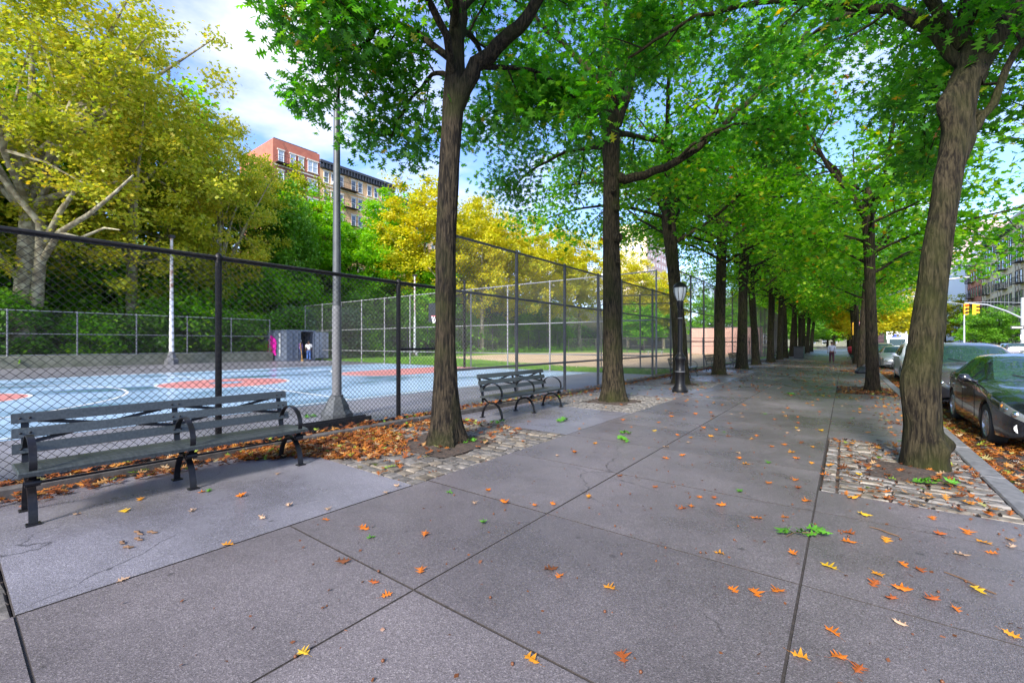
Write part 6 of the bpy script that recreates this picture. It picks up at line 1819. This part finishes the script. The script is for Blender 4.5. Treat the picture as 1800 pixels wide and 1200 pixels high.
# ------------------------------------------------------------------ fallen leaves, twigs, litter
def fallen_mesh(seed, curl):
    T, FS = TEMPL['oak']
    r = random.Random(seed); v = T.copy()
    v[:, 0] -= .5
    v[:, 2] = curl * (1.5 * v[:, 1] ** 2 + .9 * v[:, 0] ** 2) + .04 * np.sin(v[:, 0] * 7 + seed) * (1 + 2 * np.abs(v[:, 1]))
    for i in range(2, 16):
        v[i, 1] *= r.uniform(.75, 1.15); v[i, 0] += r.uniform(-.03, .03); v[i, 2] += r.uniform(0, .10) * (abs(v[i, 1]) > .2)
    v[:, 2] -= v[:, 2].min() - .012
    st = np.array([(-.5, .012, .03), (-.78, .03, .06), (-.78, .05, .06), (-.5, -.012, .03)])
    V = np.concatenate([v, st]); n = len(v)
    return V, [f for f in FS] + [np.array([[n, n + 1, n + 2], [n, n + 2, n + 3]])]
FALL = [fallen_mesh(i, q) for i, q in enumerate((.15, .35, .6, .25, .8, .45))]
fall_me = {}
def fallen(mname, k):
    if (mname, k) not in fall_me: fall_me[(mname, k)] = mesh_np('fallen_leaf', FALL[k][0], FALL[k][1], mname)
    return fall_me[(mname, k)]
# positions on the ground in metres: across, along, colour letter (o orange, a amber, r rust, t tan, y yellow, g green, b brown)
FALLEN = [(-5.352, 0.734, 't'), (-5.108, 1.002, 'y'), (-5.372, 1.174, 'a'), (-4.644, 1.372, 't'), (-5.147, 1.607, 'o'), (-5.131, 1.661, 'g'), (-4.689, 1.792, 'o'), (-5.178, 2.352, 't'), (-3.971, 1.677, 't'), (-4.076, 1.958, 't'), (-3.503, 1.988, 'o'), (-3.719, 2.127, 't'), (-3.657, 1.305, 'a'), (-3.637, 0.71, 't'), (-3.097, 2.083, 'o'), (-2.906, 2.02, 'g'), (-2.347, 1.652, 'r'), (-2.168, 1.617, 'o'), (-2.734, 1.679, 'b'), (-2.223, 1.927, 'o'), (-2.621, 2.313, 'o'), (-2.394, 2.745, 'g'), (-2.088, 1.071, 'y'), (-3.731, 2.904, 't'), (-3.662, 2.717, 't'), (-2.878, 3.378, 'o'), (-2.544, 3.216, 'o'), (-2.765, 3.048, 't'), (-2.163, 3.469, 'o'), (-1.982, 3.834, 'a'), (-1.458, 2.421, 'o'), (-1.55, 2.458, 'b'), (-1.149, 2.493, 'a'), (-1.571, 4.527, 'o'), (-1.169, 4.086, 'r'), (-1.123, 4.191, 'o'), (-1.127, 4.485, 'o'), (-1.006, 4.539, 'r'), (-0.91, 4.371, 'o'), (-0.71, 3.373, 'a'), (-0.846, 4.904, 'g'), (-0.293, 3.68, 'o'), (-0.085, 3.62, 'y'), (0.025, 4.355, 'r'), (0.024, 4.156, 'o'), (0.251, 4.365, 'a'), (0.17, 3.688, 'a'), (0.147, 3.535, 'r'), (0.315, 3.953, 'o'), (0.395, 3.93, 'r'), (0.277, 3.54, 'o'), (-0.539, 2.926, 'o'), (-0.424, 2.976, 'o'), (-0.32, 3.077, 'o'), (-0.052, 2.811, 'o'), (-0.169, 2.495, 'a'), (-0.022, 2.602, 'o'), (0.052, 2.567, 'r'), (-0.843, 1.981, 'r'), (-1.178, 1.698, 'a'), (0.497, 3.473, 'o'), (0.681, 3.342, 'a'), (0.656, 4.382, 't'), (0.777, 4.941, 'o'), (1.0, 4.947, 'a'), (0.591, 4.748, 'r'), (0.644, 3.82, 'y'), (0.405, 3.519, 'r'), (0.215, 3.382, 'r'), (-0.288, 4.99, 'o'), (-0.384, 5.387, 'r'), (-0.645, 5.395, 'o'), (-0.41, 4.421, 'o'), (-2.274, 3.331, 'o'), (-4.206, 4.71, 'o'), (-2.937, 5.266, 'o'), (-3.044, 4.995, 't'), (-1.718, 6.005, 'o'), (-1.135, 8.02, 'o'), (-2.109, 9.282, 'a'), (-3.024, 7.482, 'o'), (-2.959, 9.52, 'o'), (-2.023, 4.674, 'o'), (-1.088, 6.305, 'o'), (-0.5, 6.753, 'o'), (-0.18, 6.079, 'o'), (0.065, 5.354, 'a'), (0.138, 4.884, 'y'), (0.6, 5.159, 'o'), (0.906, 5.808, 'a'), (1.004, 5.544, 'o'), (0.34, 5.765, 'o'), (-0.03, 7.111, 'o'), (0.128, 6.313, 'y'), (0.384, 6.508, 'r'), (0.677, 5.821, 'a'), (-0.601, 4.244, 'o'), (-3.153, 3.104, 'g'), (-5.503, 9.868, 'o'), (-4.799, 6.838, 'o'), (-1.852, 5.723, 'o')]
COLN = {'o': ('leaf_orange', 'orange'), 'a': ('leaf_amber', 'amber'), 'r': ('leaf_rust', 'rust red'), 't': ('leaf_tan', 'tan'), 'y': ('leaf_yellow', 'yellow'), 'g': ('leaf_green', 'green'), 'b': ('leaf_brown', 'brown')}
r = random.Random(21)
def in_pit(x, y):
    if -6.4 < x < -3.64: return any(a < y < b for a, b in T_PIT)
    if -.2 < x < 1.22: return any(a < y < b for a, b in R_PIT)
    return False
spots = [(x, y, c, r.uniform(.075, .12)) for x, y, c in FALLEN]
tries = 0
while len(spots) < 285:
    y = 2.0 + 16.5 * r.random() ** .8; x = r.uniform(-3.9, 1.2)
    if y < 5.2 and x < .4 and r.random() < .85: continue
    if any((x - q[0]) ** 2 + (y - q[1]) ** 2 < .02 for q in spots): continue
    spots.append((x, y, r.choices('oartybg', (34, 22, 8, 16, 8, 8, 4))[0], r.uniform(.075, .12)))
def zone(x, y):
    if x < -3.64:
        i = int(math.floor((y - .25) / 6)); q = (y - .25) % 6
        if q < 2.8: return ['the slab under the long near bench', 'the slab before the second bench', 'the slab beside the lamppost'][max(0, min(i, 2))]
        return ['the cobbles round the nearest oak', 'the cobbles round the second oak', 'the cobbles round the third oak'][max(0, min(i, 2))]
    if x > -.22 and R_PIT[0][0] < y < R_PIT[0][1]: return 'the cobbles round the leaning oak'
    k = int(math.floor((y - S0) / DS)); st = 'fence side' if x < -2.09 else ('middle' if x < -.22 else 'kerb side')
    if k < 5: return 'the %s slab, %s row from camera' % (st, ORD[max(k, 0)])
    return 'the %s slabs beyond the leaning oak' % st if k < 8 else 'the %s slabs near the lamppost' % st if k < 10 else 'the far %s slabs' % st
byz = {}
for x, y, c, s_ in spots:
    on = in_pit(x, y)
    o = link_mesh('fallen_leaf', fallen(COLN[c][0], r.randrange(6)), None, (x, y, .012 if on else .002), (r.uniform(-.12, .12), r.uniform(-.12, .12), r.uniform(0, 6.28)))
    o.scale = (s_, s_ * r.uniform(.85, 1.1), s_ * r.uniform(.7, 1.2))
    set_props(o, None, 'leaf', 'fallen oak leaves on the pavement')
    byz.setdefault((c, zone(x, y)), []).append(o)
NUM = dict(enumerate(['', '', 'two', 'three', 'four', 'five', 'six', 'seven', 'eight', 'nine', 'ten', 'eleven', 'twelve', 'thirteen', 'fourteen', 'fifteen', 'sixteen', 'seventeen', 'eighteen', 'nineteen', 'twenty']))
for (c, zn), lst in byz.items():
    cn_ = COLN[c][1]
    if len(lst) == 1: lst[0]['label'] = 'only %s oak leaf on %s' % (cn_, zn); continue
    def u_of(o): return (CY * o.location.x + SY * o.location.y) / (-SY * o.location.x + CY * o.location.y)
    for i, o in enumerate(sorted(lst, key=u_of)):
        o['label'] = '%s oak leaf, %s from left, on %s' % (cn_, ORD[min(i, 17)], zn)

def litter(name, P, size, seed, mats='litter', lift=.0):
    nr = np.random.default_rng(seed)
    N = len(P); k = nr.integers(0, 6, N); Vs, fl = [], {}
    off = 0
    for q in range(6):
        A = P[k == q]; n = len(A)
        if n == 0: continue
        T, FS = FALL[q]
        a = nr.uniform(0, 6.28, n); tx, ty = nr.normal(0, .28, n), nr.normal(0, .28, n); s = nr.uniform(size[0], size[1], n)
        ca, sa = np.cos(a)[:, None], np.sin(a)[:, None]
        X = T[None, :, 0] * ca - T[None, :, 1] * sa; Y = T[None, :, 0] * sa + T[None, :, 1] * ca
        Z = T[None, :, 2] + X * tx[:, None] + Y * ty[:, None]
        V = np.stack([X, Y, Z], 2) * s[:, None, None] + A[:, None, :]
        Vs.append(V.reshape(-1, 3)); m = len(T)
        for f in FS: fl.setdefault(f.shape[1], []).append((off + np.arange(n)[:, None, None] * m + f[None]).reshape(-1, f.shape[1]))
        off += n * m
    o = link_mesh(name, mesh_np(name, np.concatenate(Vs), [np.concatenate(v) for v in fl.values()], mats)); o['kind'] = 'stuff'
    return o
nr = np.random.default_rng(12)
def band(n, x0, x1, y0, y1, sx=1.0, z=0.0, zr=.04, py=1.0):
    x = x0 + (x1 - x0) * nr.random(n) ** sx; y = y0 + (y1 - y0) * nr.random(n) ** py
    return np.stack([x, y, z + nr.random(n) * zr], 1)
P = [band(900, -6.90, -6.45, -1.0, 9.0, 1, .02, .08), band(500, -6.38, -6.05, -1.0, 6.2, 1.6, 0, .05), band(1500, -6.85, -6.1, 9, 30, 1, .0, .07)]
# the drift between the near bench and the nearest trunk
n = 1800; t = nr.random(n); y = 2.35 + 2.2 * t
w = np.interp(y, [2.3, 2.9, 3.3, 3.9, 4.3, 4.6], [.30, .75, 1.55, 1.65, 1.1, .6])
x = -6.40 + w * nr.random(n) ** 1.15
P.append(np.stack([x, y, .0 + .06 * (1 - (x + 6.4) / 1.7) * nr.random(n)], 1))
P.append(band(220, -5.9, -4.2, 3.0, 6.2, 1.3, .005, .02)); P.append(band(160, -6.3, -5.3, 5.0, 6.3, 1.2, .005, .02))
litter('leaf_litter', np.concatenate(P), (.075, .125), 3)
P = [band(3600, 1.46, 2.5, 5.0, 32, 1.7, -.128, .05), band(900, 1.46, 2.2, 3.5, 14, 1.5, -.128, .06), band(900, 1.46, 2.6, 30, 60, 1.5, -.128, .05), band(170, 2.0, 3.6, 6.0, 10.5, 1.2, -.128, .02)]
litter('gutter_litter', np.concatenate(P), (.07, .12), 4)
P = [band(190, -.2, 1.2, 5.4, 8.5, .8, .006, .012), band(420, -.2, 1.2, 16.4, 19.2, .8, -.01, .02), band(200, -.2, 1.2, 28.7, 31, 1, -.01, .02), band(130, .2, 1.22, 8.6, 16.4, .5, .003, .01),
     band(1500, -3.6, 1.2, 15, 46, 1, .003, .01, .8), band(700, -6.3, -3.7, 9.2, 46, 1.0, .004, .02, .8)]
litter('scattered_leaves', np.concatenate(P), (.065, .11), 5)
# crumbs: acorns, husks and leaf bits between the stones
n = 2600
P = np.concatenate([band(1100, -.2, 1.22, 5.4, 8.6, 1, -.012, .012), band(500, -6.3, -3.6, 3.0, 6.3, 1, -.012, .012), band(1000, -3.6, 1.2, .6, 12, .7, .001, .003)])
o = link_mesh('leaf_crumbs', scatter_leaves('leaf_crumbs', P, 'diamond', (.012, .035), 'leaf_brown', nr, tilt=.6, droop=0)); o['kind'] = 'stuff'
n = 70
b_ = MB()
for x, y, z in band(70, -3.4, 1.2, .7, 7, .8, .006, .0):
    b_.lathe([(.002, -.007), (.008, -.004), (.009, .002), (.004, .008)], 6, (x, y, z))
o = b_.build('acorns', 'leaf_brown', smooth_angle=60); o['kind'] = 'stuff'

# green sprigs knocked off the oaks
nr2 = np.random.default_rng(8); rs = random.Random(8)
SPRIGS = [(-4.329, 7.273, 1.0, 'green oak sprig on the slab before the second bench'), (-0.248, 4.108, 1.1, 'large green oak sprig on the joint before the cobbles of the leaning oak'), (-2.722, 6.396, 0.8, 'green oak sprig on the slabs level with the second bench'), (0.794, 6.444, 1.2, 'green oak sprig on the cobbles before the leaning oak'), (-4.501, 4.847, 0.7, 'green oak sprig on the soil beside the nearest oak'), (-5.225, 6.364, 0.7, 'pale green sprig on the cobbles at the second bench foot'), (-1.273, 14.945, 0.8, 'green oak sprig far off on the middle of the walk'), (-8.563, 4.532, 0.8, 'green sprig at the fence foot by the long bench end'), (-2.872, 6.864, 0.5, 'small green sprig just beyond the one level with the second bench')]
for x, y, s_, lab in SPRIGS:
    root = thing('oak_sprig', lab, 'sprig', (x, y, .004), rs.uniform(0, 6.28), 'green oak sprigs on the pavement')
    b = MB(); st = [(-.16 * s_, 0, .01), (-.05 * s_, .02 * s_, .022), (.08 * s_, -.01 * s_, .018), (.17 * s_, .03 * s_, .012)]; b.tube(st, [.005, .004, .003, .002], 5); b.build('stem', 'twig_brown', root)
    k = int(7 * s_) + 2
    for i in range(k):
        p, _ = at_path([Vector(q) for q in st], (i + .5) / k)
        o = link_mesh('leaf', fallen('leaf_green', rs.randrange(6)), root, (p.x, p.y + rs.uniform(-.05, .05) * s_, .012 + .008 * (i % 3)), (rs.uniform(-.5, .5), rs.uniform(-.5, .5), rs.uniform(0, 6.28)))
        q = rs.uniform(.10, .14); o.scale = (q, q, q)
for x, y, L_, rz, lab in ((-4.35, 1.02, .085, .5, 'thickest of the brown twigs by the long near bench'), (-4.42, .95, .12, .15, 'longest of the brown twigs by the long near bench'), (-4.28, .92, .08, .3, 'middle twig of the brown cluster by the long near bench'),
                         (-4.30, .83, .06, .1, 'small twig of the brown cluster by the long near bench'), (-4.17, .84, .07, .7, 'brown twig nearest the camera in the cluster by the long bench'),
                         (.25, 4.55, .2, 2.6, 'thin dark stick on the kerb side slabs before the cobbles'), (.62, 3.9, .26, 2.4, 'longer dark stick on the kerb side slabs before the cobbles')):
    b = MB(); b.tube([(-L_ / 2, 0, .010), (-L_ / 6, .012, .012), (L_ / 6, -.004, .011), (L_ / 2, .01, .009)], [.007, .010, .009, .004] if L_ < .15 else [.004, .006, .005, .003], 6)
    set_props(b.build('twig', 'twig_brown', None, (x, y, 0), (0, 0, rz), smooth_angle=60), lab, 'twig', 'twigs on the pavement')

# the end of the walk: houses and cars beyond the last trees
eh = house('end_house', 'brown apartment house closing the far end of the pavement', -52, 1.0, 262, 276, -.1, 26, 'wall_concrete', 'cornice_dark', 'apartment houses in the distance')
windows(eh, (-52, 262, 0), (1, 0, 0), (0, -1, 0), [2 + 4.2 * k for k in range(12)], [2.2 + 3.2 * k for k in range(7)], 1.6, 2.0, lintel=False)
